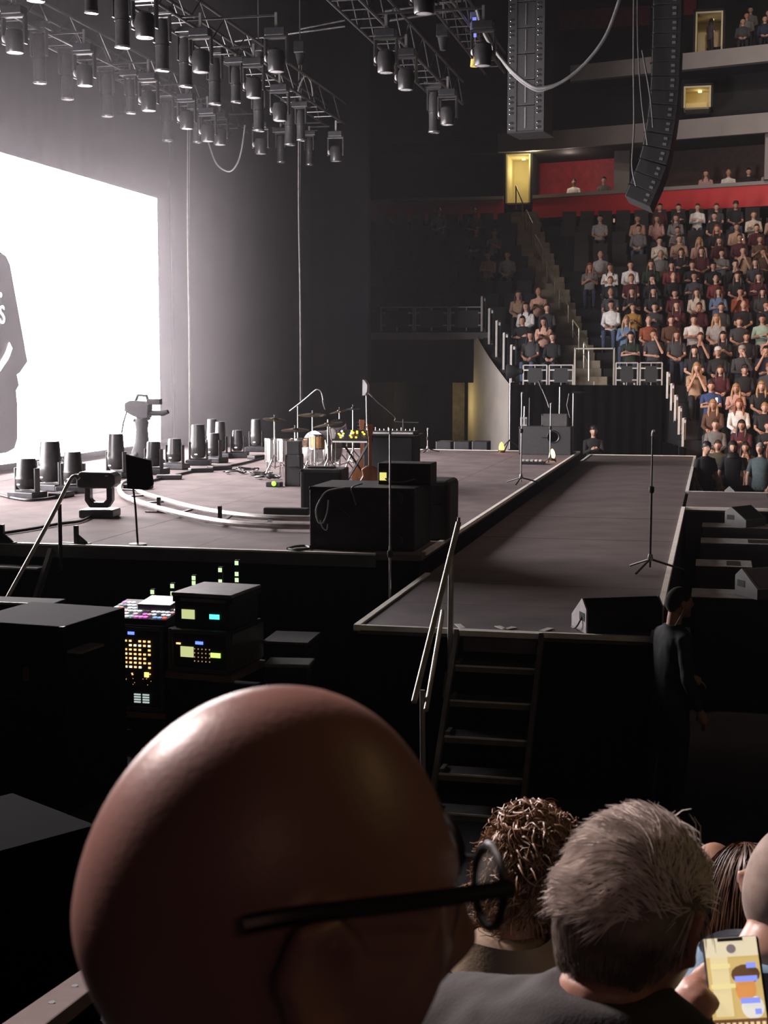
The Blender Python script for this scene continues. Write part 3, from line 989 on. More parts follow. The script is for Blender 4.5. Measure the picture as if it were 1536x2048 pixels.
# ---- curved track and its bracket posts
tr = thing('curved_track', 'pale curved metal track laid around the drum area', 'track', PZ(240, 985, ZM))
o0 = Vector(tr.location)
outer = [PZ(x, y, ZM + 0.06) - o0 for x, y in ((262, 960), (246, 966), (239, 976), (246, 990), (275, 1003), (350, 1025), (440, 1043), (540, 1051), (632, 1053))]
inner = [PZ(x, y, ZM + 0.06) - o0 for x, y in ((290, 962), (276, 968), (275, 978), (290, 988), (330, 1000), (385, 1015), (460, 1028), (540, 1035), (632, 1037))]
for pts in (outer, inner):
    MB().tube(spline(pts), 0.035, 8).build('rail', mat('track_metal', (0.5, 0.47, 0.45), 0.4, 0.5), tr, True)
for i in range(2, 8):
    MB().bar(outer[i] - Vector((0, 0, 0.02)), inner[i] - Vector((0, 0, 0.02)), 0.05, 0.02).build('tie', DKMET, tr)
for i, (x, y) in enumerate(((318, 1025), (440, 1045), (153, 1088), (5, 1086))):
    p = PZ(x, y, ZM)
    t = thing('floor_bracket', '', 'bracket', p, 0, 'floor brackets')
    MB().box(-0.02, 0.02, -0.02, 0.02, 0.012, 0.19).build('upright', BLK, t)
    MB().box(-0.17, 0.15, -0.03, 0.03, 0, 0.014).build('foot_plate', BLK, t)
    t['label'] = 'small black upright bracket standing beside the curved track' if i < 2 else 'small black upright bracket at the stage edge by the steps'
    t['group'] = t['label']
    if i >= 2:
        MB().prism([(0.02, 0.012), (0.13, 0.012), (0.02, 0.1)], -0.01, 0.01, 'y').build('gusset', BLK, t)

# ------------------------------------------------------------------ video camera and tripods, mic stands


def tripod_legs(t, r, h, m=BLK, n=3, rr=0.012, a0=0.3):
    for k in range(n):
        a = a0 + 2 * math.pi * k / n
        MB().tube([(0, 0, h), (r * math.cos(a), r * math.sin(a), rr * 1.3)], rr, 8).build('leg', m, t, True)


p = PZ(285, 932, ZM)
sc = 25.6 / FPX
t = thing('video_camera', 'broadcast video camera on a thick pedestal before the video wall', 'camera', p, 0)
zc = 3.35 - (828 - 725) * sc - ZM
MB().lathe([(0.16, 0.0), (0.15, 0.25), (0.10, 0.4), (0.085, 0.62), (0.10, zc - 0.2), (0.06, zc - 0.08)], n=16).build('pedestal', BLKM, t, True)
tripod_legs(t, 0.34, 0.35, BLKM, 3, 0.03)
MB().tube([(-0.12, 0, zc - 0.16), (-0.02, 0, zc - 0.20), (0.12, 0, zc - 0.12)], 0.03, 8).build('pan_head', BLKM, t, True)
MB().prism([(-0.23, 0.0), (-0.22, 0.13), (-0.15, 0.17), (0.05, 0.16), (0.14, 0.11), (0.12, -0.12), (-0.02, -0.13), (-0.15, -0.06)], -0.09, 0.09, 'y').build('camera_body', BLKM, t, False, 0.012).location = (0, 0, zc)
o = MB().tube([(-0.09, 0, 0.15), (-0.05, 0, 0.26), (0.08, 0, 0.25), (0.11, 0, 0.14)], 0.024, 8).build('carry_handle', BLKM, t, True)
o.location = (0, 0, zc)
o = MB().box(0.10, 0.30, -0.05, 0.05, 0.10, 0.20).build('viewfinder', BLKM, t, False, 0.012)
o.location = (0, 0, zc)
o = MB().tube([(0.12, 0, -0.04), (0.33, 0, -0.04), (0.40, 0, -0.01)], [0.05, 0.045, 0.035], 10).build('lens_barrel', BLKM, t, True)
o.location = (0, 0, zc)
MB().tube([(-0.22, 0, zc), (-0.28, 0, zc - 0.2), (-0.33, 0, zc - 0.5), (-0.34, 0, 0.1)], 0.012, 6).build('camera_cable', BLKM, t, True)

t.scale = (1.25, 1.25, 1.06)
p = PZ(268, 1092, ZM)
p.y += 0.1
t = thing('confidence_monitor', 'black panel on a thin dark pole at the stage edge', 'monitor', p, 0)
sc = 14.2 / FPX
MB().tube([(0, 0, 0), (-0.02, 0, 0.4), (-0.045, 0, 0.63)], 0.011, 8).build('pole', BLK, t, True)
MB().prism([(-0.10, 0.57), (0.12, 0.56), (0.18, 0.62), (0.155, 0.86), (-0.11, 0.92)], -0.02, 0.02, 'y').build('panel', BLKM, t, False, 0.008)
MB().lathe([(0.09, 0), (0.09, 0.012), (0.012, 0.02)], n=16).build('foot', BLK, t, True)


def mic_stand(label, base, top_z, m=STEEL, r=0.34, hub=0.12, clip=True, boom=None, rr=0.011, a0=0.4):
    t = thing('microphone_stand', label, 'mic stand', base)
    H = top_z - base.z
    MB().tube([(0, 0, hub * 0.3), (0, 0, H * 0.62)], rr, 10).build('lower_pole', m, t, True)
    MB().tube([(0, 0, H * 0.6), (0, 0, H)], rr * 0.75, 10).build('upper_pole', m, t, True)
    MB().lathe([(0.02, 0), (0.026, 0.02), (0.026, 0.06), (0.014, 0.07)], (0, 0, H * 0.58), 12).build('clutch', BLK, t, True)
    MB().lathe([(0.024, 0), (0.03, 0.02), (0.02, 0.07)], (0, 0, hub - 0.02), 12).build('hub', STEEL, t, True)
    tripod_legs(t, r, hub, BLK, 3, 0.011, a0)
    if clip:
        MB().tube([(0, 0, H), (0.0, -0.01, H + 0.03), (0.012, -0.03, H + 0.055)], [0.012, 0.012, 0.016], 8).build('mic_clip', mat('clip_pale', (0.5, 0.5, 0.48), 0.4), t, True)
    if boom:
        pts = [Vector(q) - base for q in boom]
        MB().tube(spline(pts), 0.009, 8).build('boom_arm', m, t, True)
        d = (pts[-1] - pts[-2]).normalized()
        MB().tube([pts[-1], pts[-1] + d * 0.08, pts[-1] + d * 0.17], [0.022, 0.022, 0.014], 10).build('microphone', DKMET, t, True)
    return t


b = PZ(1300, 1142, ZR)
mic_stand('tall black microphone stand near the wedge monitor on the runway', b, PY(1301, 872, b.y).z, DKMET, 0.33, 0.12, a0=0.15)
b = PZ(1042, 968, ZM)
mic_stand('grey microphone stand by the long edge of the main stage', b, PY(1040, 792, b.y).z, STEEL, 0.3, 0.1)
b = PY(780, 1300, 12.9)
b.z = 0
t = mic_stand('tall pale pole stand rising from the floor before the road case', b, PY(779, 868, 12.9).z, STEEL, 0.13, 0.4)
b = PZ(1100, 925, ZM)
mic_stand('pale microphone stand with boom beside the orange stage lamp', b, PY(1098, 812, b.y).z, STEEL, 0.12, 0.1, True, [PY(1098, 815, b.y), PY(1093, 800, b.y), PY(1084, 778, b.y)])
b = PZ(855, 905, ZM)
mic_stand('short bare stand at the rear of the stage by the tunnel', b, PY(844, 862, b.y).z, STEEL, 0.25, 0.08)
b = PZ(596, 935, ZM)
mic_stand('drum microphone stand with a long arching boom', b, PY(592, 812, b.y).z, STEEL, 0.25, 0.1, False, [PY(579, 822, b.y), PY(592, 812, b.y), PY(611, 797, b.y), PY(626, 784, b.y), PY(634, 779, b.y), PY(642, 784, b.y), PY(646, 800, b.y)])
b = PZ(806, 905, ZM)
mic_stand('dark stand with a boom leaning over the keyboards', b, PY(792, 838, b.y).z, DKMET, 0.25, 0.1, False, [PY(837, 845, b.y), PY(792, 843, b.y), PY(790, 835, b.y), PY(772, 818, b.y), PY(757, 806, b.y), PY(745, 794, b.y)])
# round reflector on a stand
b = PZ(735, 935, ZM)
t = thing('shield_stand', 'pale flat shield standing on a thin pole behind the keyboards', 'stand', b)
zt = PY(728, 775, b.y).z - ZM
MB().tube([(0, 0, 0.05), (-0.02, 0, zt - 0.1)], 0.012, 8).build('pole', STEEL, t, True)
tripod_legs(t, 0.25, 0.15)
M = Matrix.Rotation(math.radians(90), 4, 'Y')
MB().prism([(-0.04, -0.14), (-0.035, 0.14), (0.0, 0.12), (0.045, 0.05), (0.045, -0.06), (0.01, -0.13)], -0.09, 0.09, 'y').build('shield', mat('shield_grey', (0.42, 0.42, 0.43), 0.3, 0.4), t, True).location = (-0.03, 0, zt)

# ------------------------------------------------------------------ drum kit


def cymbal(label, px, py, rpx, Y, tilt=0.12, boom=0.0, m=BRASS):
    c = PY(px, py, Y)
    sc = (c - CAM).length / FPX
    r = rpx * sc
    t = thing('cymbal_on_stand', label, 'cymbal', (c.x, c.y, ZM))
    H = c.z - ZM
    M = Matrix.Translation((0, 0, H)) @ Matrix.Rotation(tilt, 4, 'Y') @ Matrix.Rotation(0.10, 4, 'X')
    MB().lathe([(r, -0.012), (r * 0.7, -0.002), (r * 0.28, 0.008), (r * 0.2, 0.022), (r * 0.05, 0.03), (0.004, 0.031), (0.004, 0.028), (r * 0.2, 0.017), (r * 0.28, 0.004), (r, -0.015)], n=28, M=M).build('cymbal', m, t, True)
    MB().tube([(0, 0, H - 0.02), (0, 0, H + 0.07)], 0.012, 8).build('wing_nut', CHROME, t, True)
    MB().tube([(0, 0, 0.1), (0, 0, H * 0.6)], 0.018, 10).build('stand_tube', CHROME, t, True)
    MB().tube([(0, 0, H * 0.58), (0, 0, H - 0.01)], 0.012, 10).build('upper_tube', CHROME, t, True)
    MB().lathe([(0.03, 0), (0.03, 0.05)], (0, 0, H * 0.57), 10).build('clamp', CHROME, t, True)
    for k in range(3):
        a = 0.2 + k * 2.094
        MB().tube([(0, 0, 0.34), (0.27 * math.cos(a), 0.27 * math.sin(a), 0.012)], 0.012, 8).build('leg', CHROME, t, True)
        MB().tube([(0, 0, 0.12), (0.14 * math.cos(a), 0.14 * math.sin(a), 0.17)], 0.008, 6).build('leg_brace', CHROME, t, True)
    return t


cymbal('bronze cymbal on a double braced stand at the outer drum', 549, 838, 24, 22.8)
cymbal('wide low bronze cymbal over the snare drum', 590, 859, 28, 23.1, 0.02)
cymbal('high flat bronze cymbal behind the snare', 625, 829, 29, 24.1, 0.02)
cymbal('tilted bronze cymbal above the tom', 656, 848, 30, 21.9, -0.16)
cymbal('small tilted bronze cymbal at the rear of the kit', 679, 822, 20, 23.6, -0.18)
cymbal('dark cymbal at the far end of the kit', 706, 817, 14, 24.2, 0.0, 0, DKMET)


def drum(name, label, px, py, wpx, hpx, Y, axis='z', legs=True, shell=DRUMSH, tilt=0.0):
    c = PY(px, py, Y)
    sc = (c - CAM).length / FPX
    r, h = wpx * sc / 2, hpx * sc
    t = thing(name, label, 'drum', (c.x, c.y, ZM))
    H = c.z - ZM
    M = Matrix.Translation((0, 0, H)) @ Matrix.Rotation(tilt, 4, 'X')
    if axis == 'y':
        M = Matrix.Translation((0, 0, H)) @ Matrix.Rotation(math.radians(90), 4, 'X') @ Matrix.Rotation(-0.5, 4, 'Y')
    MB().lathe([(r, -h / 2), (r, h / 2)], n=26, M=M).build('shell', shell, t, True)
    for s in (-1, 1):
        MB().lathe([(r * 1.005, s * h / 2 - 0.012), (r * 1.04, s * h / 2 - 0.012), (r * 1.04, s * h / 2 + 0.012), (r * 1.0, s * h / 2 + 0.012)], n=26, M=M).build('hoop', CHROME, t, True)
        MB().lathe([(0.001, s * (h / 2 + 0.004)), (r, s * (h / 2 + 0.003))], n=26, M=M).build('drum_head', HEADM, t, True)
    for k in range(8):
        a = k * math.pi / 4
        q = Vector((r * 1.04 * math.cos(a), r * 1.04 * math.sin(a), 0))
        MB().tube([M @ (q + Vector((0, 0, -h / 2))), M @ (q + Vector((0, 0, h / 2)))], 0.006, 6).build('tension_rod', CHROME, t, True)
    if legs:
        for k in range(3):
            a = 0.5 + k * 2.094
            MB().tube([(r * 1.03 * math.cos(a), r * 1.03 * math.sin(a), max(0.1, H)), (r * 1.1 * math.cos(a), r * 1.1 * math.sin(a), 0.01)], 0.009, 6).build('leg', CHROME, t, True)
    return t


drum('floor_tom', 'silver floor tom at the outer side of the drum kit', 545, 900, 30, 44, 22.9)
drum('floor_tom', 'silver floor tom standing beside the snare', 571, 900, 32, 42, 22.5)
drum('snare_drum', 'shallow silver snare drum under the wide low cymbal', 602, 885, 40, 14, 22.6)
drum('tom_drum', 'clear silver tom tilted towards the drummer', 676, 861, 34, 30, 22.8, 'z', True, DRUMSH, 0.5)
drum('bass_drum', 'large silver bass drum lying on its side', 645, 895, 66, 44, 23.3, 'y')
drum('tom_drum', 'small silver tom with an amber shell in mid kit', 634, 884, 30, 26, 22.4, 'z', True, mat('amber_shell', (0.55, 0.30, 0.12), 0.3))
p = PZ(551, 973, ZM)
t = thing('pedal_box', 'small effects pedal with a bright green lamp', 'pedal', p)
MB().box(-0.13, 0.1, -0.08, 0.08, 0, 0.07).build('pedal_body', BLK, t, False, 0.012)
MB().ell((0.0, -0.085, 0.05), (0.036, 0.02, 0.036), 12, 8).build('green_lamp', glow('green_lamp', (0.25, 1.0, 0.05), 3.0), t, True)
for i, (x, y) in enumerate(((470, 945), (495, 940), (520, 948), (535, 955))):
    pts = []
    c = PZ(x, y, ZM + 0.025)
    for k in range(22):
        a = k * 0.75 + i
        pts.append((c.x + (0.16 + 0.05 * math.sin(k * 1.3 + i)) * math.cos(a), c.y + (0.16 + 0.05 * math.cos(k * 1.9)) * math.sin(a), c.z + 0.012 * (k % 4)))
    cable('cable_coil', 'tangled coil of cable lying beside the drums', pts, 0.012, CABLEB)
    COL.objects[-1]['group'] = 'cable coils beside the drums'


# ------------------------------------------------------------------ backline
def case(name, label, cat, p, w, d, h, rz=0, m=TOLEX, corners=True, handles=True, bev=0.01):
    t = thing(name, label, cat, p, rz)
    MB().box(-w / 2, w / 2, -d / 2, d / 2, 0.0, h).build('body', m, t, False, bev)
    if corners:
        for sx in (-1, 1):
            for z in (0, h):
                s = 0.035
                zc = s / 2 if z == 0 else h - s / 2
                MB().box(sx * w / 2 - s / 2 - sx * s * 0.4, sx * w / 2 + s / 2 - sx * s * 0.4, -d / 2 - 0.006, -d / 2 + s, zc - s / 2, zc + s / 2).build('corner', DKMET, t, False, 0.006)
    if handles:
        MB().tube([(-0.06, -d / 2, h * 0.62), (-0.06, -d / 2 - 0.03, h * 0.62), (0.06, -d / 2 - 0.03, h * 0.62), (0.06, -d / 2, h * 0.62)], 0.008, 8).build('handle', DKMET, t, True)
    return t


def at_base(px, py, Y, z):
    q = PY(px, py, Y)
    q.z = z
    return q


t = case('road_case', 'large black road case standing at the stage corner', 'case', at_base(743, 1100, 14.2, ZM), 1.06, 0.85, 0.62, 0, TOLEX, True, False)
for (x, z) in ((0.36, 0.52), (0.36, 0.10), (-0.42, 0.1)):
    MB().lathe([(0.06, 0), (0.06, 0.012), (0.045, 0.016), (0.02, 0.016)], (x, -0.425, z), 14, Matrix.Rotation(math.radians(90), 4, 'X')).build('recessed_latch', DKMET, t, True)
MB().bar((-0.22, -0.43, 0.42), (-0.12, -0.43, 0.34), 0.05, 0.004).build('sticker', mat('sticker_grey', (0.08, 0.08, 0.08), 0.5), t)
case('speaker_cabinet', 'black rounded speaker cabinet beside the large road case', 'speaker', at_base(880, 1060, 15.0, ZM), 0.30, 0.6, 0.62, 0, TOLEX, False, True, 0.05)
zt = ZM + 0.62
t = case('amplifier_head', 'black amplifier head with a lit yellow panel on the road case', 'amplifier', at_base(815, 965, 14.35, zt), 0.54, 0.34, 0.215, 0, TOLEX, False, False)
MB().box(-0.25, -0.18, -0.176, -0.17, 0.04, 0.12).build('lit_panel', glow('yellow_panel', (0.95, 0.85, 0.25), 0.95), t)
MB().tube(spline([(-0.19, -0.175, 0.06), (-0.12, -0.2, 0.03), (0.0, -0.2, 0.03), (0.12, -0.19, 0.06)]), 0.008, 6).build('panel_cable', CABLE, t, True)
t = case('guitar_cabinet', 'black square guitar cabinet behind the road case', 'speaker', at_base(650, 1010, 17.6, ZM), 0.52, 0.5, 0.52, 0.06)
MB().box(-0.22, 0.22, -0.256, -0.25, 0.04, 0.48).build('grille_cloth', BLKM, t)
MB().box(-0.2, 0.12, -0.1, 0.1, 0.522, 0.54).build('pedal_tray', BLK, t)
t = case('guitar_amplifier', 'tall narrow black amplifier with chrome edge beside the drums', 'amplifier', at_base(589, 972, 20.9, ZM), 0.23, 0.3, 0.47, 0.1)
MB().box(-0.12, -0.108, -0.158, -0.14, 0.02, 0.45).build('edge_strip', STEEL, t)
t = case('amplifier_head', 'small grey amplifier head among the drums', 'amplifier', at_base(589, 972, 20.9, ZM + 0.47), 0.2, 0.25, 0.2, 0.1, mat('case_grey', (0.03, 0.03, 0.033), 0.5), False, False)
o = MB().box(-0.28, 0.28, -0.06, 0.06, 0.0, 0.09).build('light_bar', BLK, None, False, 0.015, PZ(573, 1030, ZM), 0.03)
tag(o, 'low black light bar lying in front of the guitar cabinet', 'light bar')
c0 = at_base(640, 990, 13.85, ZM)
cable('hanging_cable', 'white cable loop hanging off the road case corner', [PY(x, y, 13.72) for x, y in ((690, 975), (655, 982), (640, 1000), (632, 1020), (636, 1043), (646, 1045), (654, 1025), (657, 1000))], 0.008, mat('cable_white', (0.55, 0.55, 0.52), 0.5))
cable('hanging_cable', 'second thinner cable loop below the road case corner', [PY(x, y, 13.70) for x, y in ((640, 1040), (645, 1055), (653, 1060), (655, 1048))], 0.006, MATS['cable_white'])
cable('hanging_cable', 'dark cable draped over the middle of the road case', [PY(x, y, 13.74) for x, y in ((725, 967), (704, 975), (706, 990), (712, 1010))], 0.007)
cable('stage_cable', 'small coil of cable on the stage edge by the road case', [PZ(x, y, ZM + 0.015) for x, y in ((575, 1097), (590, 1093), (612, 1092), (618, 1097), (595, 1100), (577, 1098))], 0.012, CABLEB)

# keyboards
Yk = 20.2
b = at_base(714, 950, Yk, ZM)
t = thing('synthesizer', 'synthesizer with glowing amber knobs on a crossed stand', 'keyboard', b)
zk = PY(712, 884, Yk).z - ZM
MB().box(-0.34, 0.2, -0.16, 0.16, zk, zk + 0.05).build('body', BLK, t, False, 0.01)
MB().prism([(-0.16, zk + 0.05), (0.16, zk + 0.05), (0.16, zk + 0.17), (0.12, zk + 0.17)], -0.3, 0.2, 'x').build('control_panel', BLK, t, False, 0.006)
MB().box(-0.32, 0.19, -0.172, -0.162, zk, zk + 0.022).build('white_keys', mat('keys_white', (0.75, 0.74, 0.7), 0.4), t)
random.seed(11)
amb, wht = glow('amber_knob', (1, 0.6, 0.05), 2.4), glow('white_led', (0.9, 1, 1), 2.5)
for k in range(20):
    x = -0.27 + random.random() * 0.42
    z = random.random()
    MB().ell((x, -0.10 + 0.22 * z - 0.045, zk + 0.07 + 0.10 * z), (0.017, 0.012, 0.014), 8, 6).build('lit_knob', wht if k % 6 == 0 else amb, t, True)
for s in (-1, 1):
    MB().bar((s * 0.25, 0.08, 0.0), (-s * 0.2, -0.08, zk), 0.03, 0.03).build('stand_leg', BLK, t)
    MB().bar((s * 0.25, -0.12, 0.015), (s * 0.25, 0.2, 0.015), 0.03, 0.03).build('stand_foot', BLK, t)
b = at_base(790, 940, 20.8, ZM)
t = thing('keyboard_table', 'black draped table carrying a long keyboard', 'table', b)
zk = PY(790, 868, 20.8).z - ZM
MB().box(-0.42, 0.32, -0.25, 0.3, 0.08, zk - 0.02).build('table_drape', BLKM, t, False, 0.02)
MB().box(-0.45, 0.36, -0.28, 0.33, zk - 0.02, zk).build('table_top', BLK, t)
for sx in (-0.35, 0.3):
    MB().box(sx - 0.03, sx + 0.03, -0.2, 0.2, 0, 0.08).build('foot', BLK, t)
t2 = thing('stage_keyboard', 'long black keyboard lying on the draped table', 'keyboard', (b.x, b.y, ZM + zk))
MB().box(-0.42, 0.33, -0.2, 0.12, 0.0, 0.05).build('body', BLK, t2, False, 0.008)
MB().box(-0.40, 0.31, -0.206, -0.201, 0.01, 0.035).build('white_keys', MATS['keys_white'], t2)
for k in range(10):
    MB().cyl((-0.3 + k * 0.065, 0.03, 0.05), (-0.3 + k * 0.065, 0.03, 0.075 + 0.02 * (k % 3 == 0)), 0.009, 0.008, 8).build('knob', STEEL, t2, True)
# guitars
def guitar(label, px, py, Y, colm, rz, neckpx=None):
    b = at_base(px, py, Y, ZM)
    t = thing('guitar', label, 'guitar', b, rz)
    body = [(0.0, 0.02), (0.13, 0.03), (0.17, 0.12), (0.13, 0.22), (0.10, 0.27), (0.12, 0.36), (0.05, 0.41), (-0.05, 0.41), (-0.12, 0.36), (-0.10, 0.27), (-0.13, 0.22), (-0.17, 0.12), (-0.13, 0.03)]
    MB().prism(body, -0.025, 0.025, 'y').build('body', colm, t, False, 0.012)
    MB().box(-0.022, 0.022, -0.03, -0.005, 0.3, 0.82).build('neck', WOOD, t)
    MB().prism([(-0.03, 0.82), (0.03, 0.82), (0.045, 0.98), (-0.04, 0.99)], -0.02, 0.0, 'y').build('headstock', WOOD, t, False, 0.004)
    for k in range(6):
        s = -1 if k < 3 else 1
        MB().cyl((s * 0.035, -0.01, 0.85 + 0.05 * (k % 3)), (s * 0.065, -0.01, 0.85 + 0.05 * (k % 3)), 0.008, 0.008, 6).build('tuning_peg', CHROME, t, True)
    MB().box(-0.04, 0.04, -0.032, -0.026, 0.1, 0.13).build('bridge', CHROME, t)
    MB().tube([(-0.14, 0.1, 0.0), (0, 0.06, 0.35), (0.14, 0.1, 0.0)], 0.01, 6).build('stand_frame', BLK, t, True)
    return t


guitar('brown wooden guitar standing behind the synthesizer', 740, 955, 19.6, WOOD, 0.35)
guitar('dark wooden guitar with its headstock above the keyboards', 724, 952, 21.2, WOOD, 0.1)
p = PZ(836, 905, ZM)
t = thing('red_light_tube', 'small red glowing light tube standing at the stage rear', 'lamp', p)
MB().cyl((0, 0, 0.06), (0, 0, 0.36), 0.022, 0.022).build('red_tube', glow('red_glow', (1, 0.08, 0.10), 1.6), t, True)
MB().lathe([(0.05, 0), (0.05, 0.03), (0.022, 0.06)], n=12).build('foot', BLK, t, True)
for (x, y, lab, st) in ((1104, 915, 'orange glowing lamp on the stage edge by the pedals', 9.0), (1003, 899, 'orange glowing lamp at the rear of the stage by the cream wall', 2.2)):
    p = PZ(x, y + 6, ZM)
    t = thing('stage_lamp', lab, 'lamp', p)
    MB().lathe([(0.075, 0), (0.075, 0.035), (0.05, 0.05)], n=14).build('lamp_base', DKMET, t, True)
    MB().lathe([(0.05, 0.05), (0.06, 0.10), (0.045, 0.17), (0.015, 0.215), (0.001, 0.22)], n=14).build('lamp_globe', glow('lamp_orange_%d' % int(st), (1, 0.42, 0.12), st), t, True)
    lamp('stage_lamp_light', p + Vector((0, -0.12, 0.15)), 1.2, (1, 0.45, 0.12), 0.05)
p = PZ(1066, 928, ZM)
t = thing('pedalboard', 'flat pedalboard with pale pedals in front of the orange lamp', 'pedalboard', p)
MB().box(-0.22, 0.22, -0.12, 0.12, 0, 0.05).build('board', BLK, t, False, 0.01)
for k in range(5):
    MB().box(-0.2 + k * 0.08, -0.15 + k * 0.08, -0.1, 0.02, 0.05, 0.085).build('pedal', mat('pedal_white', (0.6, 0.59, 0.56), 0.4), t, False, 0.006)

# far end gear
t = case('bass_cabinet', 'wide black bass cabinet at the far stage end', 'speaker', at_base(1092, 905, 29.3, ZM), 1.04, 0.5, 0.56, 0, mat('cab_far', (0.03, 0.03, 0.033), 0.7, 0, 0.2, 20))
MB().lathe([(0.10, 0), (0.12, 0.012), (0.13, 0.0)], (0.17, -0.256, 0.36), 20, Matrix.Rotation(math.radians(90), 4, 'X')).build('speaker_ring', DKMET, t, True)
t = case('amplifier_head', 'grey amplifier head on the wide bass cabinet', 'amplifier', at_base(1110, 851, 29.35, ZM + 0.56), 0.52, 0.3, 0.25, 0, mat('cab_far2', (0.05, 0.048, 0.048), 0.6), True, False)
p = at_base(1048, 851, 29.3, ZM + 0.56)
t = thing('power_strip_box', 'small pale switch box with a white upright on the bass cabinet', 'box', p)
MB().box(-0.07, 0.07, -0.05, 0.05, 0, 0.18).build('box_body', mat('box_pale', (0.28, 0.27, 0.27), 0.6), t, False, 0.01)
for s in (-0.045, 0.03):
    MB().box(s, s + 0.02, -0.054, -0.05, 0.03, 0.15).build('socket_row', BLKM, t)
MB().tube([(0, 0, 0.18), (0.005, 0, 0.40)], 0.014, 8).build('upright', mat('white_plastic', (0.7, 0.7, 0.68), 0.4), t, True)
for (x, y0, y1, Y, lab) in ((1118, 826, 774, 29.85, 'thin pale pole standing behind the grey amplifier'), (1145, 852, 787, 30.0, 'pole stand with a flat dark paddle on top'), (1058, 912, 795, 30.1, 'thin dark pole by the bass cabinet')):
    b = at_base(x, 900, Y, ZM)
    t = thing('pole_stand', lab, 'stand', b)
    H = PY(x, y1, Y).z - ZM
    MB().tube([(0, 0, 0), (0, 0, H)], 0.013, 8).build('pole', STEEL if x > 1100 else DKMET, t, True)
    MB().lathe([(0.12, 0), (0.12, 0.01), (0.015, 0.02)], n=14).build('foot', BLK, t, True)
    if x == 1145:
        MB().ell((0.13, 0, H + 0.02), (0.17, 0.06, 0.022), 14, 6).build('paddle', DKMET, t, True)
        MB().tube([(-0.09, 0, H), (-0.13, 0, H - 0.25), (-0.06, 0, H - 0.5)], 0.008, 6).build('cord', CABLE, t, True)
b = at_base(1019, 905, 29.9, ZM)
t = thing('spotlight_stand', 'black conical spotlight on a tall stand before the cream wall', 'spotlight', b)
H = PY(1024, 745, 29.9).z - ZM
MB().tube([(0, 0, 0.05), (0.0, 0, H)], 0.014, 8).build('pole', STEEL, t, True)
tripod_legs(t, 0.3, 0.25)
M = Matrix.Translation((0.05, 0, H + 0.02)) @ Matrix.Rotation(math.radians(90), 4, 'Y')
MB().lathe([(0.15, -0.12), (0.155, -0.1), (0.10, 0.08), (0.06, 0.14), (0.06, 0.2), (0.03, 0.22)], n=18, M=M).build('lamp_housing', BLKM, t, True)
MB().lathe([(0.001, -0.1), (0.14, -0.105)], n=18, M=M).build('lens', DKMET, t, True)
for i, (x, y, wd) in enumerate(((891, 902, 0.34), (927, 902, 0.34), (963, 900, 0.34))):
    t = thing('low_road_case', ['low dark road case', 'small open frame case', 'long low road case'][i] + ' lying in front of the tunnel mouth', 'case', at_base(x, y, 31.4, 0.0))
    zt = PY(x, 882, 31.4).z
    MB().box(-wd / 2, wd / 2, -0.25, 0.25, 0, zt).build('body', BLK, t, False, 0.02)
    MB().box(-wd / 2 + 0.03, wd / 2 - 0.03, -0.256, -0.25, zt - 0.2, zt - 0.17).build('edge_strip', mat('edge_dim', (0.12, 0.12, 0.12), 0.4), t)
    MB().box(-wd / 2, -wd / 2 + 0.02, -0.258, -0.25, 0.1, zt).build('corner_strip', MATS['edge_dim'], t)

# ------------------------------------------------------------------ wedge monitors
def wedge(label, p, rz, w=0.62, h=0.36, d=0.46, m=BLKM, side=None):
    t = thing('wedge_monitor', label, 'floor monitor', p, rz)
    prof = [(-d / 2, 0), (d / 2, 0), (d / 2, h * 0.72), (d / 2 - 0.1, h), (-d / 2, 0.1)]
    MB().prism(prof, -w / 2, w / 2, 'x').build('cabinet', m, t, False, 0.008)
    sm = side or m
    for s in (-1, 1):
        MB().prism(prof, s * w / 2 - 0.001 * (s < 0) * 0, s * (w / 2 + 0.012), 'x').build('end_panel', sm, t)
        MB().box(s * (w / 2 + 0.011) - 0.004, s * (w / 2 + 0.011) + 0.004, 0.02, 0.14, h * 0.34, h * 0.58).build('recessed_handle', BLKM, t)
    MB().add([(-w / 2 + .02, -d / 2 + .01, 0.112), (w / 2 - .02, -d / 2 + .01, 0.112), (w / 2 - .02, d / 2 - 0.12, h - 0.008), (-w / 2 + .02, d / 2 - 0.12, h - 0.008)], [(0, 1, 2, 3)]).build('grille', mat('grille_black', (0.012, 0.013, 0.015), 0.6, 0.3, 0.3, 150), t)
    return t


PALE = mat('panel_pale', (0.42, 0.39, 0.40), 0.55)
q = PZ(1228, 1273, ZR)
t = wedge('black wedge monitor with a pale end panel at the runway end', (q.x, q.y + 0.34, ZR), math.pi + 0.42, 0.60, 0.26, 0.34, BLKM, PALE)
MB().tube(spline([(0.312, 0.08, 0.12), (0.34, 0.06, 0.05), (0.345, 0.0, 0.016), (0.34, -0.08, 0.012)]), 0.007, 8).build('monitor_cable', CABLEB, t, True)

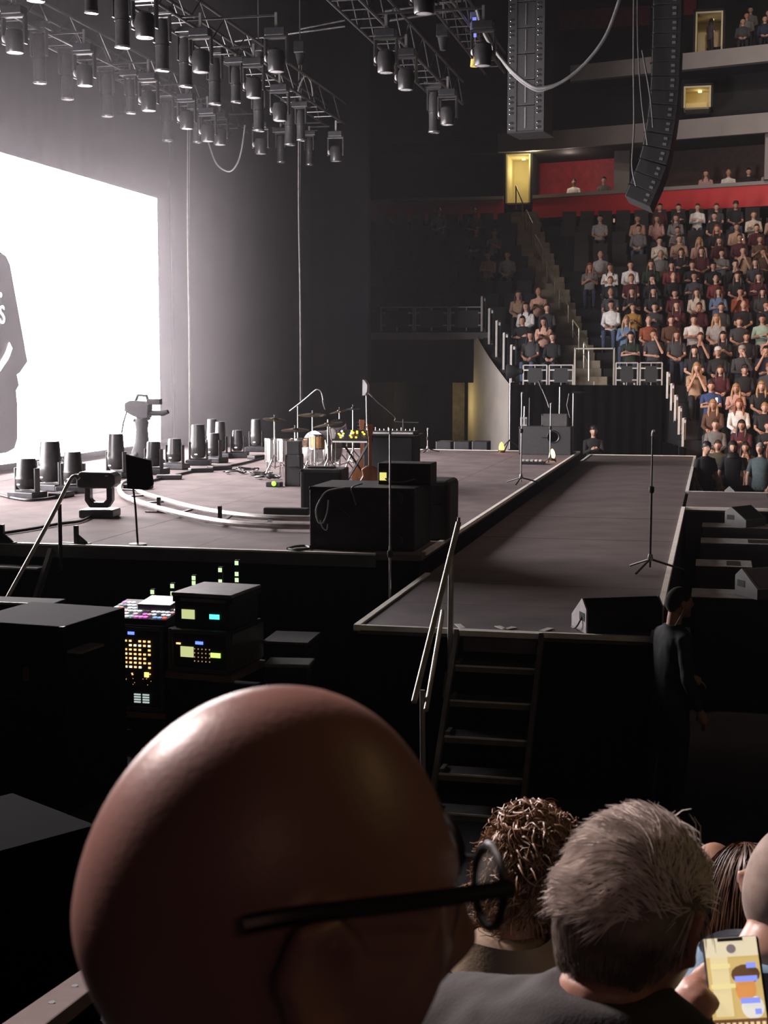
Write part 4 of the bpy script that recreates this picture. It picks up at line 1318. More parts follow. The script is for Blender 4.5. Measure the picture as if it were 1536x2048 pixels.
# ------------------------------------------------------------------ subwoofers and fills on the floor beside the runway
def subwoofer(label, x0, x1, y, z=1.1, dep=0.55):
    p, q = PZ(x0, y, z), PZ(x1, y, z)
    t = thing('subwoofer', label, 'speaker', (p.x, p.y, 0))
    L = q.x - p.x
    if 20.9 < p.y < 24.3:
        t.location.y = 20.88 if p.y < 22 else 24.3
    MB().box(0, L, -dep, 0, 0.04, z - 0.012).build('cabinet', BLKM, t, False, 0.012)
    MB().box(0.03, L - 0.03, -dep - 0.01, -dep, 0.1, z - 0.08).build('grille', mat('grille_black', (0.012, 0.013, 0.015), 0.6), t)
    MB().box(0.0, L, -dep, 0, z - 0.011, z).build('top_pad', mat('step_grey', (0.15, 0.145, 0.14), 0.7, 0, 0.3, 8), t, False, 0.004)
    for k in range(3 if y in (1075, 1118) else 0):
        MB().box(L * 0.55, L * 0.8, -dep + 0.1 + k * 0.13, -dep + 0.14 + k * 0.13, z, z + 0.01).build('grip_rib', DKMET, t)
    for sx in (0.05, L - 0.09):
        for sy in (-dep + 0.05, -0.09):
            MB().box(sx, sx + 0.04, sy, sy + 0.04, 0, 0.04).build('foot', DKMET, t)
    return t


for i, (x0, x1, y) in enumerate(((1405, 1560, 1041), (1402, 1570, 1075), (1392, 1502, 1118), (1384, 1610, 1176))):
    subwoofer(['fourth', 'third', 'second', 'first'][i] + ' black subwoofer counted from the crewman, standing beside the runway', x0, x1, y)
t = subwoofer('black subwoofer standing beyond the cross walkway', 1420, 1570, 972)
t.location = (PY(1425, 972, 24.3).x, 24.3, 0)
for (x, y, rz, lab) in ((1490, 1049, 0.9, 'dark wedge speaker by the walkway corner'), (1480, 980, 0.8, 'dark wedge speaker beyond the walkway'), (1530, 1192, 0.6, 'large dark wedge speaker behind the crewman')):
    q = PZ(x, y, 1.1)
    q.y = {1049: 20.60, 980: 24.02}.get(y, q.y)
    wedge(lab, (q.x, q.y, 1.102), rz, 0.42, 0.27, 0.36, mat('wedge_grey', (0.05, 0.05, 0.05), 0.6), mat('wedge_side', (0.08, 0.077, 0.075), 0.6))

# ------------------------------------------------------------------ front stairs with handrail
stx0, stx1 = PZ(925, 1259, ZR).x, PZ(1082, 1265, ZR).x
t = thing('runway_stairs', 'open metal stairs climbing from the floor to the runway end', 'stairs', (stx0, RY0 - 0.032, 0))
W = stx1 - stx0
SM = mat('stair_metal', (0.16, 0.15, 0.145), 0.5, 0.4, 0.2, 8)
MB().box(-0.02, W + 0.02, -0.045, 0.0, ZR - 0.03, ZR + 0.012).build('top_nosing', TRIM, t)
MB().box(0.02, W - 0.02, -0.03, 0.0, ZR - 0.15, ZR - 0.04).build('top_plate', mat('plate_grey', (0.10, 0.095, 0.09), 0.6), t)
for i in range(1, 6):
    z = ZR - i * 0.217
    y = -i * 0.217
    MB().box(0.0, W, y - 0.03, y + 0.19, z - 0.02, z).build('tread', mat('tread_black', (0.03, 0.03, 0.03), 0.7, 0, 0.3, 12), t)
    MB().box(0.0, W, y - 0.045, y - 0.03, z - 0.006, z + 0.006).build('nosing', mat('nosing_metal', (0.85, 0.80, 0.75), 0.5, 0.0), t)
    MB().box(0.0, W, y - 0.04, y - 0.03, z - 0.045, z - 0.008).build('tread_face', mat('tread_face', (0.16, 0.15, 0.14), 0.6), t)
    for sx in (0.012, W - 0.012):
        MB().bar((sx, y + 0.02, z + 0.012), (sx, y + 0.15, z + 0.012), 0.03, 0.02).build('bracket', SM, t)
for sx in (-0.02, W + 0.02):
    MB().bar((sx, -0.06, ZR - 0.0), (sx, -6 * 0.217 - 0.05, 0.0), 0.035, 0.07).build('stringer', SM, t)
hr = thing('stair_handrail', 'sloping pale double handrail beside the runway stairs', 'handrail', PY(900, 1330, 10.75))
o0 = Vector(hr.location)
for (a, b, r, ya, yb) in (((917, 1046), (828, 1404), 0.022, 10.95, 9.75), ((886, 1222), (852, 1420), 0.018, 10.75, 9.75)):
    MB().tube([PY(*a, ya) - o0, PY(*b, yb) - o0], r, 10).build('sloping_rail', mat('rail_pale', (0.80, 0.74, 0.62), 0.35, 0.3), hr, True)
MB().tube([PY(917, 1046, 10.95) - o0, PY(918, 1035, 10.95) - o0], 0.012, 8).build('rail_hook', STEEL, hr, True)
MB().tube([PY(902, 1105, 10.8) - o0, PY(900, 1345, 10.75) - o0], 0.022, 10).build('post', RAILP, hr, True)
MB().bar(PY(897, 1345, 10.75) - o0, PY(893, 1395, 10.75) - o0, 0.06, 0.05).build('socket', SM, hr)
MB().tube([PY(845, 1380, 9.85) - o0, PY(846, 1640, 9.85) - o0], 0.02, 10).build('post', RAILP, hr, True)
for i, (x, y, dx, dy) in enumerate(((925, 1256, -8, -8), (1010, 1258, -12, -6), (1010, 1258, 14, -4), (1083, 1262, 14, -6))):
    A, B = PZ(x, y, ZR + 0.004), PZ(x + dx * 1.3, y + dy, ZR + 0.004)
    o = MB().bar((0, 0, 0), B - A, 0.05, 0.004).build('tape_strip', mat('tape_white', (0.75, 0.73, 0.68), 0.7), None, False, 0, A)
    tag(o, 'strip of white tape stuck at the top of the runway stairs', 'tape', 'tape strips at the stair head')

# ------------------------------------------------------------------ stage steps by the front fascia
t = thing('stage_steps', 'dark steps climbing the front of the main stage', 'stairs', (PY(62, 1090, 13.45).x, 13.45, 0))
for i in range(4):
    z = ZM - 0.2 - i * 0.34
    y = -i * 0.26
    MB().box(-0.65, 0.20, y - 0.28, y, z - 0.03, z).build('tread', mat('tread_black', (0.03, 0.03, 0.03), 0.7), t)
    MB().box(-0.65, 0.20, y - 0.295, y - 0.28, z - 0.008, z + 0.008).build('nosing', mat('nosing_metal', (0.38, 0.36, 0.34), 0.4), t)
for sx in (-0.67, 0.222):
    MB().bar((sx, 0.0, ZM - 0.05), (sx, -1.2, 0.0), 0.04, 0.08).build('stringer', SM, t)
hr = thing('stair_handrail', 'sloping handrail beside the dark stage steps', 'handrail', PY(120, 1090, 13.5))
o0 = Vector(hr.location)
MB().tube(spline([PY(158, 958, 13.40) - o0, PY(150, 952, 13.40) - o0, PY(138, 965, 13.38) - o0, PY(100, 1040, 13.2) - o0, PY(0, 1222, 12.4) - o0, PY(-40, 1300, 12.1) - o0], 5), 0.020, 10).build('sloping_rail', mat('rail_pale', (0.80, 0.74, 0.62), 0.35, 0.3), hr, True)
MB().tube([PY(119, 1008, 13.38) - o0, PY(122, 1140, 13.38) - o0], 0.02, 10).build('post', BLK, hr, True)

# ------------------------------------------------------------------ rack cases on the floor before the stage
def zpx(y, Y):
    return PY(300, y, Y).z


FRAME = mat('rack_frame', (0.16, 0.14, 0.125), 0.35, 0.6, 0.2, 8)
Yr = 11.9
def rackframe(t, w, z0, z1, d):
    for (a, b) in (((-w / 2, z0), (w / 2, z0)), ((-w / 2, z1), (w / 2, z1)), ((-w / 2, z0), (-w / 2, z1)), ((w / 2, z0), (w / 2, z1))):
        MB().bar((a[0], -d / 2 - 0.005, a[1]), (b[0], -d / 2 - 0.005, b[1]), 0.03, 0.03, (0, 1, 0)).build('frame_edge', FRAME, t)


rng = random.Random(5)
# rack one
b = at_base(272, 1400, Yr - 0.35, 0)
b.y = Yr
t = thing('rack_case', 'tall equipment rack full of amber lit buttons under the small mixer', 'rack', b, -0.04)
z0, z1 = zpx(1402, Yr), zpx(1236, Yr)
MB().box(-0.28, 0.28, -0.35, 0.35, z0, z1).build('body', BLK, t, False, 0.01)
rackframe(t, 0.53, z0 + 0.02, z1 - 0.03, 0.7)
MB().box(-0.3, 0.3, -0.37, 0.37, z0 - 0.06, z0 - 0.012).build('dolly_board', mat('dolly', (0.22, 0.15, 0.10), 0.5), t)
AMB = glow('amber_button', (1.0, 0.55, 0.20), 1.6)
AMB2 = glow('amber_button_bright', (1.0, 0.72, 0.35), 3.0)
for r in range(7):
    for c in range(8):
        if rng.random() < 0.82:
            x = -0.16 + c * 0.044
            z = z1 - 0.14 - r * 0.038
            MB().box(x - 0.011, x + 0.011, -0.358, -0.351, z - 0.008, z + 0.008).build('lit_button', AMB2 if rng.random() < 0.3 else AMB, t)
MB().box(-0.05, 0.01, -0.358, -0.351, z1 - 0.085, z1 - 0.06).build('blue_display', glow('blue_display', (0.12, 0.2, 1), 2.2), t)
for k in range(14):
    x, z = -0.16 + rng.random() * 0.34, z1 - 0.42 - rng.random() * 0.1
    MB().ell((x, -0.355, z), (0.009, 0.006, 0.006), 8, 5).build('small_lamp', AMB, t, True)
MB().box(0.1, 0.14, -0.359, -0.351, z1 - 0.45, z1 - 0.41).build('yellow_lamp', glow('yellow_lamp', (1, 0.8, 0.1), 3), t)
MB().box(-0.02, 0.2, -0.36, -0.351, z1 - 0.54, z1 - 0.46).build('shelf_unit', mat('unit_brown', (0.06, 0.045, 0.04), 0.5), t)
for k in range(8):
    MB().box(0.0 + (k % 2) * 0.08, 0.06 + (k % 2) * 0.08, -0.36, -0.351, z0 + 0.07 + (k // 2) * 0.022, z0 + 0.082 + (k // 2) * 0.022).build('patch_label', glow('label_glow', (0.8, 0.95, 0.9), 0.6), t)
MB().ell((-0.16, -0.36, z0 + 0.09), (0.012, 0.008, 0.014), 8, 6).build('violet_lamp', glow('violet', (0.6, 0.3, 1), 2), t, True)
dr = thing('drawer_case', 'black drawer case under the tall rack with chrome handle', 'case', (b.x, b.y, 0), -0.04)
MB().box(-0.3, 0.3, -0.37, 0.37, 0.03, z0 - 0.065).build('body', BLK, dr, False, 0.01)
MB().tube(spline([(-0.14, -0.38, z0 - 0.17), (-0.12, -0.41, z0 - 0.16), (-0.03, -0.41, z0 - 0.16), (-0.01, -0.38, z0 - 0.17)], 4), 0.008, 8).build('handle', CHROME, dr, True)
for sx in (-0.25, 0.25):
    for sy in (-0.3, 0.3):
        MB().cyl((sx - 0.02, sy, 0.03), (sx + 0.02, sy, 0.03), 0.03, 0.03, 10).build('caster', BLK, dr, True)
mx = thing('mixing_console', 'small mixing console with lit faders and pads on the tall rack', 'console', (b.x - 0.02, b.y, z1), -0.04)
MB().prism([(-0.3, 0.0), (0.3, 0.0), (0.3, 0.11), (-0.3, 0.045)], -0.34, 0.31, 'x').build('body', BLK, mx, False, 0.006)
padc = [glow('pad_white', (0.9, 0.95, 1), 1.2), glow('pad_pink', (1, 0.6, 0.65), 1.0), glow('pad_magenta', (1, 0.2, 0.8), 1.4), glow('pad_red', (1, 0.12, 0.08), 1.5), glow('pad_teal', (0.5, 0.8, 0.8), 0.5), glow('pad_blue', (0.3, 0.5, 1.0), 1.2)]
for r in range(6):
    for c in range(14):
        x = -0.30 + c * 0.044
        y = -0.26 + r * 0.085
        z = 0.051 + (y + 0.3) / 0.6 * 0.065
        if rng.random() < 0.72:
            pc = padc[0] if rng.random() < 0.5 else rng.choice(padc)
            MB().box(x - 0.014, x + 0.014, y - 0.02, y + 0.02, z, z + 0.008).build('lit_pad', pc, mx)
MB().prism([(-0.1, 0.09), (0.2, 0.12), (0.2, 0.17), (-0.1, 0.14)], -0.05, 0.26, 'x').build('touch_screen', mat('touch_dark', (0.05, 0.06, 0.07), 0.2), mx)
# rack two
b2 = at_base(408, 1320, Yr - 0.45, 0)
b2.y = Yr - 0.1
t = thing('rack_case', 'short equipment rack with green and yellow displays on a dolly', 'rack', b2, -0.1)
z0, z1 = zpx(1318, Yr), zpx(1236, Yr)
MB().box(-0.3, 0.27, -0.35, 0.35, z0, z1).build('body', BLK, t, False, 0.01)
rackframe(t, 0.53, z0 + 0.02, z1 - 0.02, 0.7)
MB().box(0.272, 0.29, -0.33, 0.33, z0 + 0.03, z1 - 0.03).build('side_panel', FRAME, t)
MB().box(-0.32, 0.3, -0.37, 0.37, z0 - 0.06, z0 - 0.01).build('dolly_board', MATS['dolly'], t)
for sx in (-0.3, 0.24):
    MB().box(sx, sx + 0.05, -0.35, -0.3, 0, z0 - 0.06).build('dolly_leg', BLK, t)
MB().box(-0.30, 0.27, -0.3, 0.3, 0.0, z0 - 0.2).build('lower_case', BLKM, t)
LCD = glow('lcd_yellow', (0.75, 0.8, 0.35), 0.8)
MB().box(-0.18, -0.06, -0.358, -0.351, z0 + 0.13, z0 + 0.22).build('display', LCD, t)
MB().box(0.1, 0.19, -0.358, -0.351, z0 + 0.14, z0 + 0.18).build('green_display', glow('lcd_green', (0.5, 1.0, 0.15), 1.8), t)
MB().box(-0.04, 0.03, -0.358, -0.351, z0 + 0.245, z0 + 0.27).build('blue_display', MATS['blue_display'], t)
MB().box(-0.22, -0.18, -0.358, -0.351, z0 + 0.235, z0 + 0.25).build('orange_display', AMB, t)
for k in range(20):
    MB().ell((-0.05 + 0.035 * (k % 5), -0.355, z0 + 0.10 + 0.035 * (k // 5)), (0.006, 0.006, 0.006), 6, 4).build('small_lamp', glow('dim_amber', (1, 0.6, 0.3), 0.5), t, True)
t3 = thing('rack_unit', 'open rack unit with teal display on top of the short rack', 'rack', (b2.x + 0.01, b2.y, z1), -0.1)
h = zpx(1168, Yr) - z1
MB().box(-0.27, 0.25, -0.3, 0.3, 0.0, h - 0.08).build('body', BLK, t3, False, 0.01)
MB().box(-0.29, 0.27, -0.32, 0.32, h - 0.03, h).build('lid', mat('lid_grey', (0.14, 0.13, 0.13), 0.5), t3, False, 0.008)
for sx in (-0.28, 0.245):
    MB().box(sx, sx + 0.03, -0.31, 0.31, h - 0.08, h - 0.03).build('lid_post', BLK, t3)
MB().box(-0.2, -0.08, -0.308, -0.301, 0.08, 0.16).build('display', LCD, t3)
MB().box(0.06, 0.15, -0.308, -0.301, 0.09, 0.13).build('teal_display', glow('lcd_teal', (0.1, 1.0, 0.9), 1.8), t3)
MB().box(-0.22, 0.2, -0.29, -0.2, h - 0.078, h - 0.05).build('inner_tray', mat('tray_grey', (0.2, 0.2, 0.2), 0.5), t3)
# racks' glowing meter posts behind
for i, (x, ys, lab) in enumerate(((305, (1184, 1198), 'first'), (345, (1172, 1187, 1200), 'second'), (388, (1156, 1166), 'third'), (441, (1140, 1163), 'fourth'), (474, (1126, 1148, 1160), 'fifth'))):
    Y = 12.75 + i * 0.12
    p = at_base(x, 1200, Y, 0)
    t = thing('meter_post', lab + ' black post with glowing pale green segments behind the racks', 'lamp post', p)
    H = PY(x, ys[0] - 6, Y).z
    MB().box(-0.02, 0.02, 0.0, 0.04, 0, H).build('post', BLK, t)
    MB().box(-0.04, 0.04, -0.04, 0.06, 0, 0.02).build('foot', BLK, t)
    for y in ys:
        zc = PY(x, y, Y).z
        MB().box(-0.018, 0.018, -0.006, 0.001, zc - 0.02, zc + 0.02).build('lit_segment', glow('meter_glow', (0.75, 0.95, 0.55), 1.0), t)
# tall dark cases before the camera side
t = case('road_case', 'tall black road case with a small striped tag', 'case', at_base(95, 1300, 10.2, 0), 0.86, 0.9, PY(95, 1250, 9.75).z, -0.12, mat('case_navy', (0.010, 0.010, 0.012), 0.85, 0, 0.2, 5, 0, 60, 0.12), True, True)
hc = PY(95, 1250, 9.75).z
tg = MB().box(0.08, 0.13, -0.456, -0.451, hc * 0.70, hc * 0.70 + 0.1).build('tag', mat('tag_cream', (0.10, 0.09, 0.075), 0.7), t)
for k in range(2):
    MB().box(0.095 + k * 0.014, 0.102 + k * 0.014, -0.459, -0.456, hc * 0.70 + 0.02, hc * 0.70 + 0.085).build('tag_stripe', mat('tag_red', (0.12, 0.015, 0.01), 0.7), tg)
MB().box(0.44, 0.56, -0.42, -0.1, hc * 0.86, hc * 0.86 + 0.02).build('side_tray', mat('tray_pale', (0.30, 0.28, 0.28), 0.5), t)
t = case('road_case', 'low dark trunk with slanted lid behind the stand rail', 'case', at_base(-70, 1500, 6.4, 0), 0.8, 1.0, PY(20, 1560, 6.0).z - 0.4, -0.55, mat('case_olive', (0.0022, 0.0022, 0.0018), 0.9, 0, 0.2, 5, 0, 60, 0.05), True, False)
t = case('equipment_table', 'dark table edge behind the tall road case', 'table', at_base(30, 1240, 11.6, 0), 0.8, 0.4, PY(40, 1210, 11.4).z, 0, BLKM, False, False)
MB().box(-0.4, 0.4, -0.205, -0.19, PY(40, 1210, 11.4).z, PY(40, 1210, 11.4).z + 0.02).build('edge_strip', mat('edge_pale', (0.4, 0.37, 0.33), 0.4), t)
t = case('road_case', 'flat dark case with a grey lid beside the short rack', 'case', at_base(585, 1320, 12.3, 0), 0.38, 0.5, PY(565, 1290, 12.0).z, 0.05, BLK, False, False)
MB().box(-0.21, 0.2, -0.26, 0.25, PY(565, 1290, 12.0).z, PY(565, 1290, 12.0).z + 0.02).build('lid', mat('lid_dim', (0.07, 0.07, 0.07), 0.5), t)
o = MB().box(-0.19, 0.19, -0.12, 0.16, 0, 0.03).build('laptop_tray', mat('lid_pale', (0.16, 0.155, 0.15), 0.45), None, False, 0.008, PY(578, 1330, 11.3), 0.1)
tag(o, 'grey flat tray in front of the flat dark case', 'tray')
tag(MB().box(-0.17, 0.17, -0.1, 0.14, 0, 1).build('tray_stand', BLKM, None, False, 0.008, (o.location.x, o.location.y, 0), 0.1), 'dark stand under the grey flat tray', 'stand')
COL.objects[-1].scale.z = o.location.z

# ------------------------------------------------------------------ people
HA, HB, HC = 0.077, 0.098, 0.118


def head_pt(th, ph, nose=1.0):
    x, y, z = HA * math.sin(th) * math.sin(ph), -HB * math.sin(th) * math.cos(ph), HC * math.cos(th)
    if z < 0:
        t = -z / HC
        x *= 1 - 0.20 * t * t
        y *= 1.05 * (1 - 0.40 * t ** 1.6) if y > 0 else (1 - 0.04 * t)
    elif y > 0:
        y *= 1.05
    if y < -0.02:
        e = math.exp
        y -= nose * e(-(x / 0.013) ** 2) * (0.024 * e(-((z + 0.022) / 0.017) ** 2) + 0.010 * e(-(z / 0.02) ** 2))
        y += 0.010 * e(-((abs(x) - 0.032) / 0.014) ** 2 - ((z - 0.012) / 0.010) ** 2)
        y -= 0.004 * e(-((z - 0.032) / 0.008) ** 2)
        y -= 0.005 * e(-(x / 0.02) ** 2 - ((z + 0.058) / 0.010) ** 2)
        y -= 0.010 * e(-(x / 0.02) ** 2 - ((z + 0.100) / 0.016) ** 2)
    return Vector((x, y, z))


def scalp(p):
    t = p.y / HB
    ks = [(-1.2, 0.066), (-0.6, 0.045), (-0.15, 0.018), (0.25, -0.01), (0.6, -0.05), (1.2, -0.078)]
    for (a, b), (c, d) in zip(ks, ks[1:]):
        if a <= t <= c:
            return p.z > b + (d - b) * (t - a) / (c - a)
    return p.z > 0


def add_head(mb, c, nu=14, nv=12, nose=1.0, M=None):
    vs, fs = [], []
    for j in range(nv + 1):
        for i in range(nu):
            p = head_pt(math.pi * min(max(j / nv, 0.001), 0.999), 2 * math.pi * i / nu, nose)
            vs.append((M @ p if M else p) + Vector(c))
    for j in range(nv):
        for i in range(nu):
            i2 = (i + 1) % nu
            fs.append((j * nu + i, (j + 1) * nu + i, (j + 1) * nu + i2, j * nu + i2))
    mb.add(vs, fs)
    for s in (-1, 1):
        T = (lambda p: ((M @ Vector(p)) if M else Vector(p)) + Vector(c))
        if nu > 20:
            rim = [(s * 0.074, -0.012, -0.012), (s * 0.080, -0.010, 0.012), (s * 0.087, 0.004, 0.026), (s * 0.092, 0.020, 0.022), (s * 0.092, 0.026, 0.002), (s * 0.086, 0.016, -0.018), (s * 0.080, 0.002, -0.032), (s * 0.075, -0.008, -0.030)]
            mb.tube([T(q) for q in rim], [0.005, 0.006, 0.0065, 0.0065, 0.006, 0.006, 0.0085, 0.006], 8)
            mb.tube([T(q) for q in ((s * 0.080, 0.000, 0.010), (s * 0.086, 0.014, 0.012), (s * 0.086, 0.016, -0.004), (s * 0.080, 0.008, -0.016))], 0.0045, 8)
            E = Matrix.Diagonal((1, 1, 1))
            mb.ell(T((s * 0.077, 0.008, -0.002)), (0.006, 0.020, 0.026), 10, 8, M.to_3x3() if M else None)
        else:
            mb.ell(T((s * 0.080, 0.008, -0.002)), (0.010, 0.019, 0.030), 8, 6)


def add_hand(mb, w, d, nrm, side, curl=0.5, n=6, s=1.0):
    """palm from wrist w along d; nrm = palm facing; side = thumb direction"""
    d, nrm, side = Vector(d).normalized(), Vector(nrm).normalized(), Vector(side).normalized()
    w = Vector(w)
    mb.tube([w - d * 0.02, w + d * 0.03 * s, w + d * 0.075 * s, w + d * 0.09 * s], [0.026 * s, 0.036 * s, 0.038 * s, 0.028 * s], n + 2)
    for k, L in enumerate((0.070, 0.078, 0.072, 0.056)):
        b = w + d * 0.082 * s + side * (0.03 - 0.020 * k) * s
        a1 = d
        pts = [b]
        ang = 0
        for seg in range(3):
            ang += curl * (0.5 + 0.25 * seg)
            v = d * math.cos(ang) + nrm * math.sin(ang)
            pts.append(pts[-1] + v * L * s * (0.44, 0.32, 0.24)[seg])
        mb.tube(pts, [0.0092 * s, 0.0088 * s, 0.008 * s, 0.006 * s], n)
    b = w + d * 0.025 * s + side * 0.03 * s
    v = (d * 0.6 + side * 0.7 + nrm * 0.35).normalized()
    v2 = (d * 0.85 + side * 0.25 + nrm * 0.4 * (1 + curl)).normalized()
    mb.tube([b - v * 0.015, b + v * 0.03 * s, b + v * 0.03 * s + v2 * 0.032 * s, b + v * 0.03 * s + v2 * 0.055 * s], [0.014 * s, 0.0115 * s, 0.0105 * s, 0.007 * s], n)


POSES = {
    'lap': (0.0, ((0.215, -0.06, 0.75), (0.10, -0.29, 0.68)), ((-0.215, -0.06, 0.75), (-0.10, -0.29, 0.68))),
    'chin': (-0.14, ((0.20, -0.32, 0.72), (0.06, -0.27, 1.02)), ((-0.20, -0.32, 0.72), (-0.06, -0.27, 1.02))),
    'crossed': (0.0, ((0.22, -0.10, 0.78), (-0.06, -0.23, 0.84)), ((-0.22, -0.10, 0.76), (0.06, -0.21, 0.80))),
    'phone': (-0.03, ((0.21, -0.14, 0.76), (0.06, -0.36, 0.86)), ((-0.21, -0.14, 0.76), (-0.06, -0.36, 0.86))),
    'point': (0.02, ((0.42, -0.10, 0.98), (0.64, -0.18, 1.03)), ((-0.215, -0.06, 0.75), (-0.10, -0.29, 0.68))),
    'face': (-0.04, ((0.22, -0.20, 0.80), (0.06, -0.16, 1.13)), ((-0.215, -0.10, 0.74), (0.02, -0.26, 0.72))),
}


def figure(pose, n=10, head=(14, 12), stand=False, arms=None, lean=None, headM=None, broad=1.0, sleeve=0.72, hoff=(0, 0)):
    """returns MB for skin, shirt, trousers, shoes; local origin on the ground, facing -Y"""
    ln, AL, AR = POSES.get(pose, POSES['lap'])
    if arms:
        AL, AR = arms
    if lean is not None:
        ln = lean
    dz = 0.42 if stand else 0.0
    sk, sh, tr, bo = MB(), MB(), MB(), MB()
    f = lambda z: ln * (z - 0.5) / 0.6
    hc = Vector((0, f(1.2) - 0.025 + hoff[0], 1.255 + dz + hoff[1]))
    add_head(sk, hc, head[0], head[1], 1.0, headM)
    sk.tube([(0, f(1.0) + 0.02, 1.00 + dz), (0, f(1.1) + 0.015, 1.09 + dz), (0, hc.y + 0.025 - hoff[0] * 0.3, hc.z - 0.045)], [0.060, 0.055, 0.053], n + 2)
    B = broad
    rg = [(0.46, 0.175, 0.125), (0.55, 0.172, 0.125), (0.70, 0.155 * B, 0.112), (0.85, 0.172 * B, 0.118), (0.96, 0.195 * B, 0.118), (1.02, 0.190 * B, 0.105), (1.055, 0.150 * B, 0.090), (1.078, 0.098, 0.080), (1.098, 0.072, 0.070)]
    sk.loft([(0, f(z) + 0.02, z + dz, rx * 0.9, ry * 0.9) for z, rx, ry in rg[:-2]], n + 4)
    sh.loft([(0, f(z) + 0.02, z + dz, rx, ry) for z, rx, ry in rg], n + 6)
    for s, A in ((1, AL), (-1, AR)):
        S = Vector((s * 0.175 * B, f(1.0) + 0.02, 1.005 + dz))
        E, W = Vector(A[0]) + Vector((0, 0, dz)), Vector(A[1]) + Vector((0, 0, dz))
        sk.tube([S, S.lerp(E, 0.5), E, E.lerp(W, 0.4), W], [0.046, 0.042, 0.036, 0.035, 0.025], n)
        d = (W - E).normalized()
        side = Vector((-s, 0, 0.3))
        side = (side - d * side.dot(d)).normalized()
        nr = d.cross(side) * s
        if nr.y < 0 and pose != 'point':
            pass
        add_hand(sk, W, d, nr, side, 0.45, 5 if n < 12 else 8)
        S2 = Vector((s * 0.10, f(1.0) + 0.02, 1.02 + dz))
        sh.tube([S2, S, S.lerp(E, 0.45), S.lerp(E, 0.72)], [0.062, 0.066, 0.060, 0.057], n) if sleeve < 1 else sh.tube([S2, S, S.lerp(E, 0.5), E, E.lerp(W, 0.5), E.lerp(W, 0.92)], [0.062, 0.064, 0.056, 0.050, 0.045, 0.036], n)
    for s in (1, -1):
        if stand:
            H, K, A = Vector((s * 0.09, 0.01, 0.90)), Vector((s * 0.10, 0.0, 0.50)), Vector((s * 0.10, 0.03, 0.09))
        else:
            H, K, A = Vector((s * 0.09, 0.02, 0.50)), Vector((s * 0.13, -0.43, 0.53)), Vector((s * 0.13, -0.40, 0.09))
        tr.tube([H + Vector((0, 0.02, 0.02)), H.lerp(K, 0.5), K, K.lerp(A, 0.45), A], [0.095, 0.082, 0.064, 0.058, 0.045], n)
        sk.tube([H + Vector((0, 0, 0.03)), K, K.lerp(A, 0.5), A], [0.06, 0.045, 0.042, 0.032], 6)
        bo.tube([A + Vector((0, 0.05, -0.05)), A + Vector((0, 0, -0.045)), A + Vector((0, -0.11, -0.055)), A + Vector((0, -0.19, -0.062))], [0.03, 0.043, 0.040, 0.025], n)
    tr.loft([(0, 0.02, (0.42 if not stand else 0.84), 0.15, 0.11), (0, 0.02, (0.48 if not stand else 0.9), 0.172, 0.125), (0, 0.02, 0.56 + dz, 0.165, 0.118)], n + 4)
    return sk, sh, tr, bo, hc


def hair_cap(mb, c, th, nu=16, nv=14, M=None, region=scalp, puff=0.0):
    P = {}
    keep = []
    for j in range(nv + 1):
        for i in range(nu):
            p = head_pt(math.pi * min(max(j / nv, 0.001), 0.999), 2 * math.pi * i / nu, 0)
            P[j, i] = p
    out, idx, fs = [], {}, []

    def vid(j, i, o):
        k = (j, i, o)
        if k not in idx:
            p = P[j, i]
            nrm = Vector((p.x / HA ** 2, p.y / HB ** 2, p.z / HC ** 2)).normalized()
            q = p + nrm * (th * (1 + puff * math.sin(i * 2.1 + j * 1.3)) if o else -0.004)
            idx[k] = len(out)
            out.append((M @ q if M else q) + Vector(c))
        return idx[k]
    cells = set()
    for j in range(nv):
        for i in range(nu):
            i2 = (i + 1) % nu
            if region((P[j, i] + P[j + 1, i2]) / 2):
                cells.add((j, i))
    for (j, i) in cells:
        i2 = (i + 1) % nu
        fs.append((vid(j, i, 1), vid(j + 1, i, 1), vid(j + 1, i2, 1), vid(j, i2, 1)))
        for (nj, ni, a, b) in ((j - 1, i, (j, i), (j, i2)), (j + 1, i, (j + 1, i), (j + 1, i2)), (j, (i - 1) % nu, (j, i), (j + 1, i)), (j, (i + 1) % nu, (j, i2), (j + 1, i2))):
            if (nj, ni) not in cells and 0 <= nj < nv:
                fs.append((vid(*a, 1), vid(*b, 1), vid(*b, 0), vid(*a, 0)))
    mb.add(out, fs)


